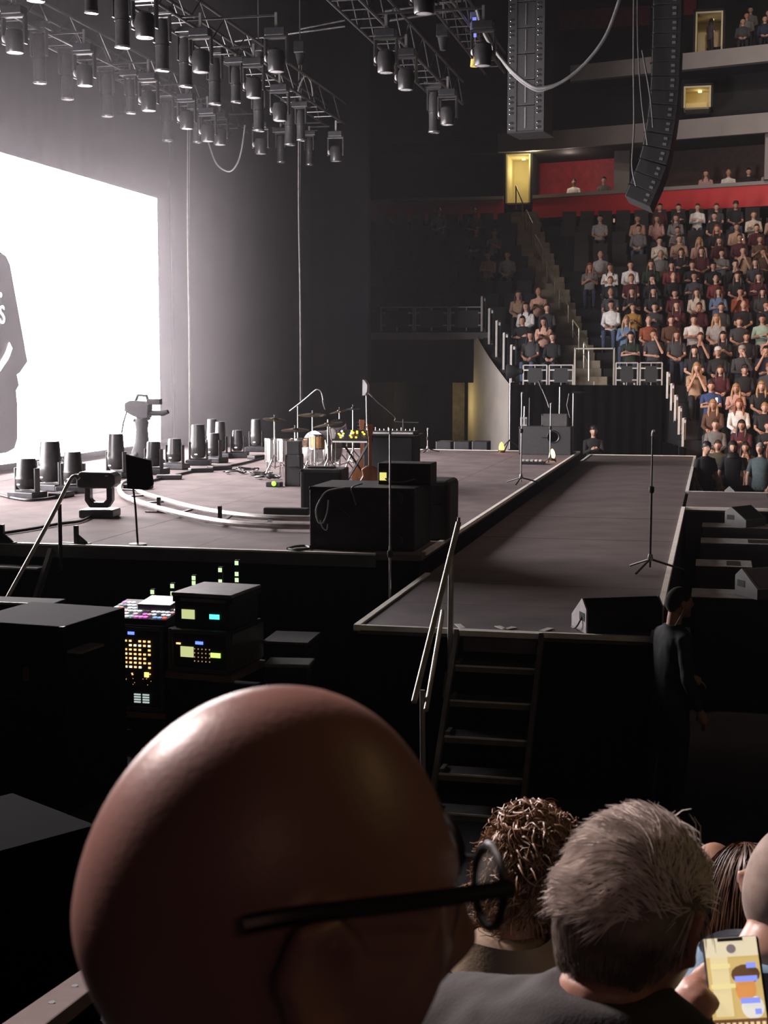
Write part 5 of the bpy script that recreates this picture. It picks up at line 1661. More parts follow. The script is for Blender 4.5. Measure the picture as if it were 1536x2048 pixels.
def hair_mesh(style, hc):
    mb = MB()
    if style == 'bald':
        return None
    hair_cap(mb, hc, 0.014 if style in ('short', 'cap') else 0.02, 16, 14)
    if style == 'long':
        mb.loft([(hc.x, hc.y + 0.085, hc.z - 0.30, 0.085, 0.03), (hc.x, hc.y + 0.085, hc.z - 0.2, 0.115, 0.04), (hc.x, hc.y + 0.065, hc.z - 0.08, 0.105, 0.05), (hc.x, hc.y + 0.05, hc.z + 0.03, 0.09, 0.06)], 14)
        for s in (-1, 1):
            mb.tube([(s * 0.075, hc.y - 0.01, hc.z + 0.03), (s * 0.092, hc.y, hc.z - 0.08), (s * 0.10, hc.y - 0.02, hc.z - 0.18), (s * 0.09, hc.y - 0.05, hc.z - 0.27)], [0.02, 0.028, 0.03, 0.014], 8)
    if style == 'bun':
        mb.ell(hc + Vector((0, 0.06, 0.12)), (0.04, 0.04, 0.035), 10, 8)
    if style == 'cap':
        mb.lathe([(0.088, 0.035), (0.092, 0.06), (0.08, 0.11), (0.04, 0.14), (0.001, 0.145)], hc, 14)
        mb.prism([(-0.07, -0.07), (-0.05, -0.15), (0.05, -0.15), (0.07, -0.07)], 0.045, 0.056, 'z')
        k = 8
        mb.v[-k:] = [(x, y + hc.y - 0.0, z + hc.z) for x, y, z in mb.v[-k:]]
    if style == 'scarf':
        mb.lathe([(0.14, -0.2), (0.12, -0.13), (0.09, -0.1), (0.10, 0.0), (0.10, 0.06), (0.07, 0.12), (0.001, 0.14)], hc + Vector((0, 0.03, 0)), 14)
    return mb.mesh('hair', True)


SKINS = [mat('skin_%d' % i, c, 0.5, 0, 0.08, 20) for i, c in enumerate(((0.52, 0.30, 0.21), (0.46, 0.25, 0.17), (0.56, 0.34, 0.25), (0.20, 0.10, 0.06)))]
HAIRC = {'dark': mat('hair_dark', (0.015, 0.010, 0.008), 0.5, 0, 0.3, 40), 'brown': mat('hair_brown', (0.06, 0.03, 0.016), 0.5, 0, 0.3, 40), 'blond': mat('hair_blond', (0.36, 0.22, 0.10), 0.5, 0, 0.3, 40),
         'grey': mat('hair_grey', (0.30, 0.28, 0.26), 0.5, 0, 0.3, 40), 'red': mat('hair_red', (0.25, 0.08, 0.03), 0.5, 0, 0.3, 40), 'white': mat('cloth_whitecap', (0.62, 0.60, 0.57), 0.7, 0, 0.1, 20)}
CLOTH = {'black': (0.012, 0.012, 0.014), 'charcoal': (0.045, 0.045, 0.05), 'grey': (0.16, 0.155, 0.15), 'light grey': (0.34, 0.33, 0.32), 'white': (0.72, 0.70, 0.67), 'cream': (0.60, 0.53, 0.43), 'tan': (0.42, 0.27, 0.18),
         'maroon': (0.07, 0.012, 0.018), 'red plaid': (0.16, 0.03, 0.03), 'dark green': (0.016, 0.032, 0.02), 'green': (0.03, 0.10, 0.03), 'olive': (0.07, 0.065, 0.04), 'navy': (0.015, 0.02, 0.045), 'blue': (0.03, 0.06, 0.17),
         'denim blue': (0.13, 0.20, 0.33), 'rust': (0.26, 0.07, 0.03), 'mustard': (0.36, 0.19, 0.04), 'yellow': (0.55, 0.44, 0.10), 'mint': (0.32, 0.44, 0.36), 'peach': (0.62, 0.36, 0.26), 'brown': (0.10, 0.05, 0.03), 'teal grey': (0.06, 0.085, 0.09), 'pink': (0.50, 0.30, 0.27)}
CLM = {k: mat('cloth_' + k.replace(' ', '_'), v, 0.85, 0, 0.15, 18, 0.3, 40) for k, v in CLOTH.items()}
PANTS = [CLM['black'], CLM['navy'], CLM['charcoal'], mat('cloth_jeans', (0.05, 0.075, 0.13), 0.85)]
SHOE = [mat('shoe_white', (0.55, 0.54, 0.52), 0.6), CLM['black']]
LIB = {}
LONG = {}
for pz in POSES:
    sk, sh, tr, bo, hc = figure(pz)
    LIB[pz] = [m.mesh(nm, True) for m, nm in ((sk, 'person'), (sh, 'shirt'), (tr, 'trousers'), (bo, 'shoes'))] + [hc]
    LONG[pz] = figure(pz, sleeve=1)[1].mesh('shirt', True)
    LONG[pz].materials.append(SKINS[0])
sk, sh, tr, bo, hc = figure('lap', stand=True, arms=(((0.26, 0.0, 0.72), (0.22, -0.12, 0.50)), ((-0.26, 0.0, 0.72), (-0.22, -0.12, 0.50))))
LIB['stand'] = [m.mesh(nm, True) for m, nm in ((sk, 'person'), (sh, 'shirt'), (tr, 'trousers'), (bo, 'shoes'))] + [hc]
for L in LIB.values():
    for me in L[:4]:
        me.materials.append(SKINS[0])
HM = {}


def person(loc, rz, pose, shirt, hair, hcol, skin, pants, shoe, label, grp, mirror=False, sc=1.0):
    L = LIB[pose]

    def add(nm, me, m, par):
        o = bpy.data.objects.new(nm, me)
        COL.objects.link(o)
        if not me.materials:
            me.materials.append(m)
        o.material_slots[0].link = 'OBJECT'
        o.material_slots[0].material = m
        o.parent = par
        return o
    root = add('person', L[0], skin, None)
    root.location = loc
    root.rotation_euler = (0, 0, rz)
    root.scale = (-sc if mirror else sc, sc, sc)
    add('shirt', LONG[pose] if (pose in LONG and (len(label) * 7 + len(shirt)) % 5 < 3) else L[1], CLM[shirt], root)
    add('trousers', L[2], pants, root)
    add('shoes', L[3], shoe, root)
    if hair != 'bald':
        k = (pose, hair)
        if k not in HM:
            HM[k] = hair_mesh(hair, L[4])
        add({'cap': 'cap', 'scarf': 'headscarf'}.get(hair, 'hair'), HM[k], HAIRC[hcol], root)
    tag(root, label, 'person', grp)
    return root


ORD = 'first second third fourth fifth sixth seventh eighth ninth tenth eleventh twelfth thirteenth fourteenth fifteenth sixteenth seventeenth eighteenth nineteenth twentieth'.split()
# head pixel, shirt, hair style, hair colour, pose
CROWD = '''1337 417 maroon short dark lap;1365 413 black short dark crossed;1391 417 white short brown crossed;1415 417 charcoal short brown lap;1435 415 black short dark lap;1447 412 black cap dark lap
1330 433 pink long brown lap;1353 435 grey long brown lap;1482 438 tan short brown lap;1509 438 cream short brown crossed;1533 437 tan short dark chin;1322 470 cream short dark phone;1349 464 grey short brown crossed
1345 482 tan short brown crossed;1371 480 pink long blond lap;1427 463 black long red lap;1453 465 maroon long brown lap;1477 462 maroon short brown lap;1503 458 maroon short brown lap;1511 477 brown short brown phone
1534 473 brown short dark lap;1342 498 grey short grey lap;1367 500 black long brown crossed;1397 497 maroon long brown lap;1422 495 grey short dark crossed;1451 483 tan short brown chin;1481 482 brown short brown face
1507 492 charcoal long brown lap;1532 493 white short dark crossed;1310 520 dark green long brown lap;1334 522 red plaid long dark lap;1400 513 black short brown crossed;1424 520 black short dark lap;1453 515 black short dark chin
1479 517 black long brown lap;1366 532 black bald dark lap;1467 530 red plaid bald dark lap;1472 548 maroon long brown crossed;1383 553 charcoal short dark crossed;1412 558 cream long brown lap;1352 560 maroon short dark lap
1330 560 black long dark face;1507 548 black long blond crossed;1527 552 charcoal long dark lap;1457 572 denim blue long brown crossed;1486 572 rust short dark chin;1525 585 black short brown face;1312 578 black long dark lap
1347 573 maroon long brown phone;1335 595 charcoal short dark phone;1353 592 maroon short brown point;1324 622 brown short brown lap;1340 617 rust bald dark lap;1365 613 white short dark crossed;1401 615 charcoal short brown lap
1429 617 light grey long blond lap;1463 612 black bald dark lap;1488 613 charcoal short brown lap;1378 637 charcoal short brown chin;1413 637 black long dark phone;1307 660 charcoal short brown point;1328 663 charcoal long brown lap
1364 663 black long dark lap;1398 655 black cap white lap;1432 655 black short dark lap;1463 655 charcoal cap grey face;1476 663 pink short brown face;1526 652 mint short dark crossed;1525 678 navy short dark face
1295 688 dark green long dark crossed;1331 687 tan long blond chin;1352 685 maroon long brown lap;1400 680 blue short brown crossed;1430 680 black cap dark lap;1458 683 black short brown point;1488 680 pink long brown chin
1528 697 charcoal cap red lap;1372 710 pink long blond phone;1433 707 brown long blond lap;1495 703 black long blond lap;1517 727 light grey cap white crossed;1362 733 white long red lap;1392 732 grey short brown lap
1435 730 white long brown crossed;1453 725 black bald brown lap;1397 753 black short blond lap;1425 753 maroon long dark phone;1465 755 yellow short dark crossed;1498 755 white short brown chin;1533 748 black short dark phone
1413 780 olive short brown crossed;1427 783 brown long dark chin;1474 787 cream scarf white phone;1505 785 green short dark lap;1387 815 black long red phone;1491 813 black short blond lap;1526 803 navy short grey lap
1387 835 pink long dark chin;1421 832 dark green short dark lap;1462 842 white long dark crossed;1398 860 tan long blond chin;1431 858 black short grey lap;1518 862 tan long brown lap
1209 435 light grey short dark lap;1259 438 tan short brown lap;1287 441 grey short dark lap;1131 511 grey long red phone;1154 508 light grey bald brown lap;1151 543 black short red lap;1175 540 white long brown crossed
1175 580 charcoal bald dark lap;1194 577 black long brown phone;1265 545 maroon short red lap;1278 545 white short dark lap;1250 618 mustard short brown phone;1202 640 denim blue long blond phone;1221 641 white short dark lap
1239 664 black short brown lap;1222 665 charcoal long dark lap;1106 675 peach long dark phone;1226 688 black short dark crossed;1247 684 charcoal short brown lap;1267 707 charcoal bald brown face
885 409 grey short dark lap;955 419 grey short brown lap;968 458 charcoal short dark lap;995 459 grey short brown phone;983 515 tan short brown crossed;1012 513 grey short brown lap;1040 583 tan long brown lap;1068 585 peach bald brown phone;1035 607 white long dark lap'''
SEATW = 0.555
PB = 0.60
GRID = {}
for r in range(-6, 12):
    GRID[r] = []
    jit = ((r + 6) * 0.377) % 0.30
    for (x0, x1) in RANGES[r]:
        if x0 < -3:
            GRID[r] += [x1 - 0.34 - jit - SEATW * k for k in range(int((x1 - 0.6 - jit - x0) / SEATW) + 1)]
        else:
            o_ = (0.46 if r < 0 else 0.33) + jit
            GRID[r] += [x0 + o_ + SEATW * k for k in range(int((x1 - 0.3 - x0 - o_) / SEATW) + 1)]
taken = {}
rng = random.Random(3)
occ = set()
folk = []
for tok in CROWD.replace('\n', ';').split(';'):
    a = tok.split()
    x, y = float(a[0]), float(a[1])
    pose, hcol, hair = a[-1], a[-2], a[-3]
    shirt = ' '.join(a[2:-3])
    best = None
    for r in range(-6, 12):
        q = PY(x, y, rowY(r) + PB)
        e = abs(q.z - (rowZ(r) + 1.255))
        if e > 1.3:
            continue
        for Xc in GRID[r]:
            if (r, Xc) in occ:
                continue
            cost = e + abs(Xc - q.x) * 0.6
            if best is None or cost < best[0]:
                best = (cost, r, Xc)
    if best is None:
        continue
    _, r, X = best
    occ.add((r, X))
    folk.append((r, X, shirt, hair, hcol, pose))
for (r, X, shirt, hair, hcol, pose) in folk:
    y0 = rowY(r)
    if r >= 0:
        ref = aisleX(y0 + 0.4)
        nm = 'aisle'
        k = int((abs(X - ref) - 0.47) / SEATW)
        far = 'past' if X > ref else 'before'
    else:
        k = int((X - cutX(y0)) / SEATW)
        nm = 'railing'
        far = 'past'
    hd = {'bald': 'bald head', 'cap': hcol.replace('white', 'white') + ' cap', 'scarf': 'white headscarf'}.get(hair, hair.replace('bun', 'tied') + ' ' + hcol + ' hair')
    lab = 'person in %s with %s, %s row up, %s seat %s %s' % (shirt, hd, ORD[r + 6], ORD[min(k, 19)], far, nm)
    while lab in taken:
        k += 1
        lab = 'person in %s with %s, %s row up, %s seat %s %s' % (shirt, hd, ORD[r + 6], ORD[min(k, 19)], far, nm)
    taken[lab] = 1
    sk = SKINS[rng.randrange(3)]
    if 'dark green short dark' in ' '.join((shirt, hair, hcol)):
        sk = SKINS[3]
    if pose == 'point':
        pose = 'face'
    person((X, y0 + PB, rowZ(r) + 0.003), rng.uniform(-0.14, 0.14), pose, shirt, hair, hcol, sk, rng.choice(PANTS), rng.choice(SHOE), lab, 'crowd seated in the far stand', rng.random() < 0.5, rng.uniform(0.92, 0.99))

# phones glowing in the crowd
for (x, y, lab) in ((1484, 476, 'upright glowing phone held up in the far crowd'), (1253, 637, 'tilted glowing phone of the person in mustard'), (1228, 441, 'dim pinkish phone held up near the hanging array'), (1433, 800, 'small bright phone in the lower crowd')):
    best = min(range(-6, 14), key=lambda r: abs(PY(x, y, rowY(r) + 0.1).z - (rowZ(r) + 0.95)))
    p = PY(x, y, rowY(best) + 0.05)
    t = thing('phone', lab, 'phone', p, 0.2)
    MB().box(-0.03, 0.03, 0, 0.008, -0.06, 0.06).build('phone_body', BLK, t)
    MB().box(-0.026, 0.026, -0.003, 0.0, -0.055, 0.055).build('phone_screen', glow('phone_far_glow', (1, 0.93, 0.85), 1.6) if '1228' not in str(x) else glow('phone_dim', (1, 0.6, 0.5), 0.3), t)

# crew and others on the floor by the far runway end
def single(px, py, Y, z, pose, shirt, hair, hcol, rz, label, mirror=False, skin=0, sc=1.0, hz=None):
    q = PY(px, py, Y)
    hh = LIB[pose][4].z * sc
    return person((q.x, q.y, q.z - hh if z is None else z), rz, pose, shirt, hair, hcol, SKINS[skin], CLM['black'], CLM['black'], label, None, mirror, sc)


q = single(1187, 862, 33.8, None, 'phone', 'black', 'cap', 'dark', 0.2, 'seated crew member in black cap at the far runway end')
tag(MB().box(-0.3, 0.3, -0.3, 0.3, 0, 1).build('road_case', BLKM, None, False, 0.02, (q.location.x, q.location.y + 0.02, 0)), 'dark flight case carrying the crew member in the black cap', 'case')
COL.objects[-1].scale.z = q.location.z - 0.002
single(1412, 887, 29.2, 0.0, 'stand', 'black', 'cap', 'dark', 0.6, 'crew member in black cap standing by the low railing', False, 0, 1.0)
single(1466, 887, 29.6, 0.0, 'stand', 'black', 'scarf', 'dark', 0.1, 'crew member in black hood standing below the lower seats', False, 0, 1.0)
single(1522, 889, 29.2, 0.0, 'stand', 'teal grey', 'short', 'grey', -0.4, 'grey-haired person in teal grey shirt standing below the lower seats')

# concourse and upper tier people
conc = []
for (x, y, sh_, ha_, hc_, Y, lab) in ((1148, 356, 'white', 'short', 'dark', 49.2, 'person in white standing before the red concourse wall'), (1208, 362, 'grey', 'short', 'dark', 48.9, 'broad person in grey standing before the red concourse wall'),
                                      (1238, 334, 'charcoal', 'short', 'dark', 49.0, 'tall person in charcoal standing beside the grey pilaster'),
                                      (1412, 344, 'pink', 'long', 'brown', 47.3, 'person in pink behind the red fascia'), (1418, 360, 'white', 'bald', 'dark', 47.2, 'bald person in white behind the red fascia'), (1445, 352, 'black', 'short', 'dark', 47.2, 'person in black behind the red fascia'),
                                      (1478, 350, 'light grey', 'short', 'brown', 47.0, 'person in light grey behind the red fascia'), (1502, 346, 'cream', 'short', 'dark', 47.0, 'person in cream behind the red fascia'), (1490, 326, 'maroon', 'short', 'dark', 47.6, 'person in maroon standing in the box behind the red fascia'),
                                      (1513, 335, 'grey', 'short', 'grey', 47.4, 'grey-haired person in the box behind the red fascia')):
    q = PY(x, y, Y)
    seated = q.z < 8.1 + 1.5
    Yp = bandY(q.x) + (1.15 if seated else 1.4)
    Xp = PY(x, y, Yp).x
    while any(abs(Xp - xx) < 0.60 and abs(Yp - yy) < 0.9 for xx, yy in conc):
        Xp += 0.1
    conc.append((Xp, Yp))
    person((Xp, Yp, 8.104), rng.uniform(-.05, .05), 'lap' if seated else 'stand', sh_, ha_, hc_, SKINS[rng.randrange(3)], CLM['black'], CLM['black'], lab, None, False, 0.96)
D2 = bpy.data.objects['door_2']
person((D2.location.x + 0.05, D2.location.y + 0.75, D2.location.z + 0.004), 2.2, 'stand', 'charcoal', 'long', 'dark', SKINS[0], CLM['black'], SHOE[0], 'person in dark clothes standing in the upper lit doorway', None, False, min(0.95, (PY(1428, 36, D2.location.y + 0.7).z - D2.location.z) / 1.79))
upo = []
for k, (x, y) in enumerate(((1464, 60), (1490, 82), (1503, 50), (1520, 70), (1470, 100), (1528, 95), (1448, 84))):
    i = k % 3
    X = D2.location.x + 1.0 + 0.64 * (k // 3) + 0.12 * i
    upo.append((i, X))
    person((X, bandY(X) - 0.6 + i * 0.85 + 0.72, F0 + 0.304 + i * 0.35), 0.0, rng.choice(['lap', 'crossed']), rng.choice(['black', 'charcoal', 'grey', 'navy']), 'short', 'dark', SKINS[k % 3], CLM['black'], CLM['black'], 'person seated in the dark upper tier beyond the lit doorway', 'people in the dark upper tier', False, 0.92)

# ------------------------------------------------------------------ seats of the far stand
bk = MB().prism([(0.0, 0.40), (0.05, 0.40), (0.13, 0.86), (0.09, 0.87)], -0.21, 0.21, 'x')
bk = MB()
bk.prism([(0.13, 0.36), (0.155, 0.36), (0.20, 0.82), (0.175, 0.84)], -0.215, 0.215, 'x')
bkm = bk.mesh('backrest')
pnm = MB().prism([(0.08, 0.40), (0.12, 0.40), (0.17, 0.76), (0.13, 0.77)], -0.2, 0.2, 'x').mesh('seat_pan')
sdm = MB().box(-0.02, 0.02, 0.12, 0.155, 0, 0.37).mesh('seat_post')
for me in (bkm, pnm, sdm):
    me.materials.append(SEATM)
cnt = 0


def seatlab(r, x):
    if r >= 0:
        ref = aisleX(rowY(r) + 0.4)
        return 'black folding seat, %s row up, %s seat %s the aisle' % (ORD[r + 6], ORD[min(19, int((abs(x - ref) - 0.45) / SEATW))], 'past' if x > ref else 'before')
    return 'black folding seat, %s row up, %s seat past the stepped railing' % (ORD[r + 6], ORD[min(19, int((x - cutX(rowY(r))) / SEATW))])


for r in range(-6, 12):
    for x in GRID[r]:
        v = Vector((x, rowY(r), rowZ(r))) - CAM
        px = 768 + FPX * v.dot(RT) / v.dot(FW)
        if 735 < px < 1560 and cnt < 298:
            cnt += 1
            t = thing('stadium_seat', seatlab(r, x), 'seat', (x, rowY(r) + PB + 0.035, rowZ(r) + 0.002), 0, 'seats of the far stand')
            link_mesh('backrest', bkm, None, t)
            if (r, x) not in occ:
                link_mesh('seat_pan', pnm, None, t)
            link_mesh('seat_post', sdm, None, t)

# ------------------------------------------------------------------ the camera's own stand: steps, rail, foreground people
own = thing('seating_steps', 'dark concrete steps of the stand below the camera', None, (0, 0, 0), 0, None, 'structure')
MB().box(-1.2, 4.0, -3, -0.45, 0, 2.4).build('row_step', TIER, own)
p, q = PY(60, 2056, 2.55), PY(208, 1945, 3.3)
t = thing('stand_rail', 'pale wide rail cap along the side of the near stand', 'railing', p)
d = (q - p)
MB().bar(Vector((0, 0, 0)) - d * 1.2, d * 1.35, 0.09, 0.035).build('rail_cap', mat('rail_pinkish', (0.12, 0.09, 0.085), 0.8, 0, 0.1, 10, 0, 60, 0.1), t, False, 0.004)
for k in (0.0, 1.2):
    a = d * k
    MB().bar(a + Vector((0, 0, -0.02)), Vector((a.x, a.y, -p.z)), 0.04, 0.04).build('post', RAILP, t)
for k in range(3):
    a = d * (0.25 + 0.3 * k) + Vector((0.0, 0, 0.017))
    MB().cyl(a, a + Vector((0, 0, 0.004)), 0.008, 0.008, 8).build('screw', DKMET, t)


NEAR = []


def voxel(o, size, smooth=4):
    r = o.modifiers.new('remesh', 'REMESH')
    r.mode = 'VOXEL'
    r.voxel_size = size
    r.use_smooth_shade = True
    s = o.modifiers.new('smooth', 'SMOOTH')
    s.iterations = smooth
    s.factor = 0.5


def folds(o, strength, scale):
    tx = bpy.data.textures.new('folds', 'CLOUDS')
    tx.noise_scale = scale
    dm = o.modifiers.new('folds', 'DISPLACE')
    dm.texture = tx
    dm.strength = strength
    dm.mid_level = 0.5
    dm.texture_coords = 'LOCAL'


def near_person(px, py, dist, az_deg, label, skinm, shirtm, arms_world=None, headM=None, broad=1.0, lean=-0.03, vox=0.006, hr=(36, 30), hoff=(0, 0)):
    r = ray(px, py)
    H = CAM + r.normalized() * dist
    rz = math.pi - math.radians(az_deg)
    Rm = Matrix.Rotation(rz, 4, 'Z')
    f = lambda z: lean * (z - 0.5) / 0.6
    hcl = Vector((0, f(1.2) - 0.025 + hoff[0], 1.255 + hoff[1]))
    loc = H - Rm.to_3x3() @ hcl
    inv = Rm.inverted().to_3x3()
    arms = None
    if arms_world:
        arms = tuple(tuple(inv @ (Vector(w_) - loc) for w_ in A) for A in arms_world)
    sk, sh, tr, bo, hc = figure('lap', 14, hr, False, arms, lean, headM, broad, 0.72, hoff)
    root = sk.build('person', skinm, None, True, 0, loc, rz)
    voxel(root, vox, 3)
    s = sh.build('shirt', shirtm, root, True)
    voxel(s, 0.009, 6)
    folds(s, 0.012, 0.09)
    tr.build('trousers', CLM['black'], root, True)
    bo.build('shoes', CLM['black'], root, True)
    tag(root, label, 'person')
    NEAR.append((label, loc))
    return root, hc, loc, inv


def strands(name, parent, m, hc, count, length, width, comb, seed, region=scalp, curl=0.0, cfreq=3.0, lift=0.4, base=0.006, segs=4, jitter=0.35, grav=0.0, clump=0.0, M=None):
    rg = random.Random(seed)
    mb = MB()
    made = 0
    while made < count:
        u = rg.uniform(-1, 1)
        th, ph = math.acos(u), rg.uniform(0, 2 * math.pi)
        p = head_pt(th, ph, 0)
        if not region(p):
            continue
        made += 1
        nrm = Vector((p.x / HA ** 2, p.y / HB ** 2, p.z / HC ** 2)).normalized()
        c = Vector(comb(p)) + Vector((rg.gauss(0, jitter), rg.gauss(0, jitter), rg.gauss(0, jitter)))
        if clump:
            c = c + noise.noise_vector(p * 28 + Vector((seed, 0, 0))) * clump
        c = (c - nrm * c.dot(nrm))
        c = c.normalized() if c.length > 1e-4 else Vector((1, 0, 0))
        L = length(p) * rg.uniform(0.7, 1.2)
        q = p + nrm * base
        pts = [q]
        side = nrm.cross(c)
        ph0 = rg.uniform(0, 6.28)
        for k in range(segs):
            t = (k + 1) / segs
            dv = (c + nrm * lift * (1 - t * 1.1) + Vector((0, 0, -grav * t))).normalized()
            if grav > 1 and q.z > -0.06:
                nn = Vector((q.x / HA ** 2, q.y / HB ** 2, q.z / HC ** 2)).normalized()
                dv = dv - nn * min(0, dv.dot(nn))
                dv.normalize()
            q = q + dv * (L / segs)
            off = (side * math.cos(ph0 + t * cfreq * 6.28) + nrm * math.sin(ph0 + t * cfreq * 6.28)) * curl * min(1, t * 2)
            qq = q + off
            # keep outside the skull
            e = Vector((qq.x / (HA + base), qq.y / (HB * 1.05 + base), qq.z / (HC + base)))
            if e.length < 1 and qq.z > -0.05:
                qq = qq / e.length
                q = qq - off
            pts.append(qq)
        wd = [width * (1 - 0.85 * (k / segs) ** 1.5) for k in range(segs + 1)]
        mb.tube([(M @ v if M else v) + hc for v in pts], wd, 3, False)
    o = mb.build(name, m, parent, True)
    return o


def hairmat(name, a, b, rough=0.42):
    m = mat(name, a, rough, 0, 0.3, 30)
    nt = m.node_tree
    rp = [n_ for n_ in nt.nodes if n_.type == 'VALTORGB'][0]
    rp.color_ramp.elements[0].color = tuple(a) + (1,)
    rp.color_ramp.elements[1].color = tuple(b) + (1,)
    return m


def nearskin(name, col, rough=0.42):
    m = mat(name, col, rough, 0, 0.10, 14, 0.03, 260)
    b = m.node_tree.nodes['Principled BSDF']
    b.inputs['Subsurface Weight'].default_value = 0.08
    b.inputs['Subsurface Radius'].default_value = (0.012, 0.004, 0.002)
    return m


# bald man with glasses
HT = Matrix.Rotation(math.radians(7), 4, 'X')
root, hc, loc, inv = near_person(545, 1826, 0.775, 54, 'bald man with dark glasses watching the stage, row below the camera', nearskin('skin_bald', (0.33, 0.172, 0.148), 0.40), CLM['black'], None, HT, 1.0, -0.03, 0.0045, (48, 40))
GL = mat('glasses_black', (0.012, 0.010, 0.010), 0.35)
T = lambda q: (HT @ Vector(q)) + hc
g = bpy.data.objects.new('glasses', None)
for s in (-1, 1):
    MB().tube(spline([T((s * 0.0845, 0.046, 0.026)), T((s * 0.0865, 0.025, 0.030)), T((s * 0.0865, -0.01, 0.033)), T((s * 0.082, -0.055, 0.035)), T((s * 0.074, -0.094, 0.036))], 5), [0.0046] * 21, 8).build('glasses_temple', GL, root, True)
    rim = [T((s * 0.036 + 0.027 * math.cos(a), -0.104 - 0.006 * math.cos(a) * s * -1, 0.024 + 0.02 * math.sin(a))) for a in [k * math.pi / 8 for k in range(17)]]
    MB().tube(rim, 0.0025, 8).build('glasses_rim', GL, root, True)
    MB().add([rim[k] for k in range(16)], [tuple(range(16))]).build('glasses_lens', glass('lens_glass'), root)
MB().tube([T((-0.010, -0.112, 0.024)), T((0, -0.116, 0.027)), T((0.010, -0.112, 0.024))], 0.0022, 8).build('glasses_bridge', GL, root, True)

# white-haired man looking at a phone
PH = CAM + ray(1473, 1985).normalized() * 1.98
a_w = ((PH + Vector((-0.22, -0.02, -0.24)), PH + Vector((-0.085, 0.005, -0.075))), (PH + Vector((0.20, -0.10, -0.30)), PH + Vector((0.075, -0.045, -0.135))))
# local left arm is +X local; facing away +Y the man's own side flips, so swap
root, hc, loc, inv = near_person(1264, 1838, 1.80, 24, 'white-haired man in a dark grey shirt holding a phone', nearskin('skin_man', (0.42, 0.23, 0.17)), mat('cloth_darkgrey', (0.042, 0.042, 0.045), 0.9, 0, 0.2, 25, 0.1, 220), (a_w[0], a_w[1]), Matrix.Rotation(math.radians(14), 4, 'X'), 1.12, -0.02, 0.006, (40, 34), (-0.02, -0.10))
HWM = Matrix.Rotation(math.radians(14), 4, 'X')
HW = hairmat('hair_white', (0.52, 0.46, 0.43), (0.90, 0.84, 0.79))
HW2 = hairmat('hair_side', (0.10, 0.085, 0.075), (0.26, 0.22, 0.19))
mb = MB()
hair_cap(mb, hc, 0.010, 40, 34, HWM)
mb.build('hair_base', HW2, root, True)
topr = lambda p: scalp(p) and p.z > 0.03 - 0.02 * (p.y / HB)
strands('hair_top', root, HW, hc, 3400, lambda p: 0.055, 0.0012, lambda p: (0.9, -0.6 + 3 * p.z, 0.1), 4, topr, 0.002, 0.5, 0.10, 0.009, 5, 0.08, 0.5, 1.3, HWM)
strands('hair_sides', root, HW2, hc, 2600, lambda p: 0.022, 0.0009, lambda p: (0, 0.25, -1), 5, lambda p: scalp(p) and not topr(p), 0.0, 1, 0.06, 0.008, 3, 0.1, 0, 0.4, HWM)
strands('hair_fringe', root, HW, hc, 260, lambda p: 0.05, 0.0012, lambda p: (0.3, -0.7, 0.6), 6, lambda p: scalp(p) and p.y < -0.055 and p.z > 0.05, 0.003, 1, 1.0, 0.008, 4, 0.25, 0, 0.5, HWM)
# phone
t = thing('phone', 'phone with a lit chat screen held by the white-haired man', 'phone', PH)
zx = (-ray(1473, 1985)).normalized()
upv = (UPV + zx * 0.0)
upv = (upv - zx * upv.dot(zx)).normalized()
upv = (upv * math.cos(-0.13) + upv.cross(zx) * math.sin(0.13) * -1.0).normalized()
upv = (upv + zx * -0.35).normalized()
rx = upv.cross(zx).normalized()
zx = rx.cross(upv).normalized()
t.matrix_world = Matrix.Translation(PH) @ Matrix((rx, upv, zx)).transposed().to_4x4()
MB().box(-0.036, 0.036, -0.074, 0.074, -0.009, 0).build('phone_body', BLK, t, False, 0.006)
ps = MB().box(-0.033, 0.033, -0.071, 0.071, 0.0002, 0.0012).build('screen', glow('phone_wall', (0.85, 0.60, 0.22), 0.72), t, False)


def ui(nm, x0, x1, y0, y1, m, z=0.0014):
    return MB().box(x0, x1, y0, y1, z, z + 0.0004).build(nm, m, ps)


ui('header_bar', -0.033, 0.033, 0.046, 0.071, glow('ui_cream', (0.92, 0.80, 0.55), 0.8))
ui('wallpaper_light', -0.028, -0.006, -0.03, 0.046, glow('ui_wall2', (0.95, 0.78, 0.42), 0.8))
ui('notch', -0.016, 0.016, 0.066, 0.0705, BLKM, 0.002)
MB().lathe([(0.006, 0.0018), (0.006, 0.0022)], (0, 0.056, 0), 14).build('avatar', glow('ui_dark', (0.35, 0.28, 0.3), 0.5), ps)
MB().ell((0.014, 0.022, 0.0016), (0.018, 0.013, 0.0004), 14, 6).build('wallpaper_shape', glow('ui_brown', (0.25, 0.12, 0.05), 0.4), ps, True)
MB().ell((0.012, 0.004, 0.0017), (0.013, 0.02, 0.0004), 14, 6).build('wallpaper_shape', glow('ui_orange', (0.85, 0.35, 0.10), 0.8), ps, True)
MB().ell((0.018, -0.02, 0.0017), (0.014, 0.015, 0.0004), 14, 6).build('wallpaper_shape', glow('ui_white', (0.95, 0.9, 0.8), 0.8), ps, True)
BUB = glow('ui_blue', (0.30, 0.36, 1.0), 0.9)
for (x0, x1, y) in ((0.016, 0.028, 0.033), (0.0, 0.028, 0.016), (0.004, 0.028, -0.012), (0.02, 0.028, -0.026)):
    ui('chat_bubble', x0, x1, y - 0.0035, y + 0.0035, BUB, 0.0026)
for (x0, x1, y) in ((-0.028, -0.004, 0.034), (-0.03, 0.0, 0.008)):
    ui('chat_bubble', x0, x1, y - 0.0025, y + 0.0025, glow('ui_yellow', (0.9, 0.78, 0.35), 0.9), 0.0022)
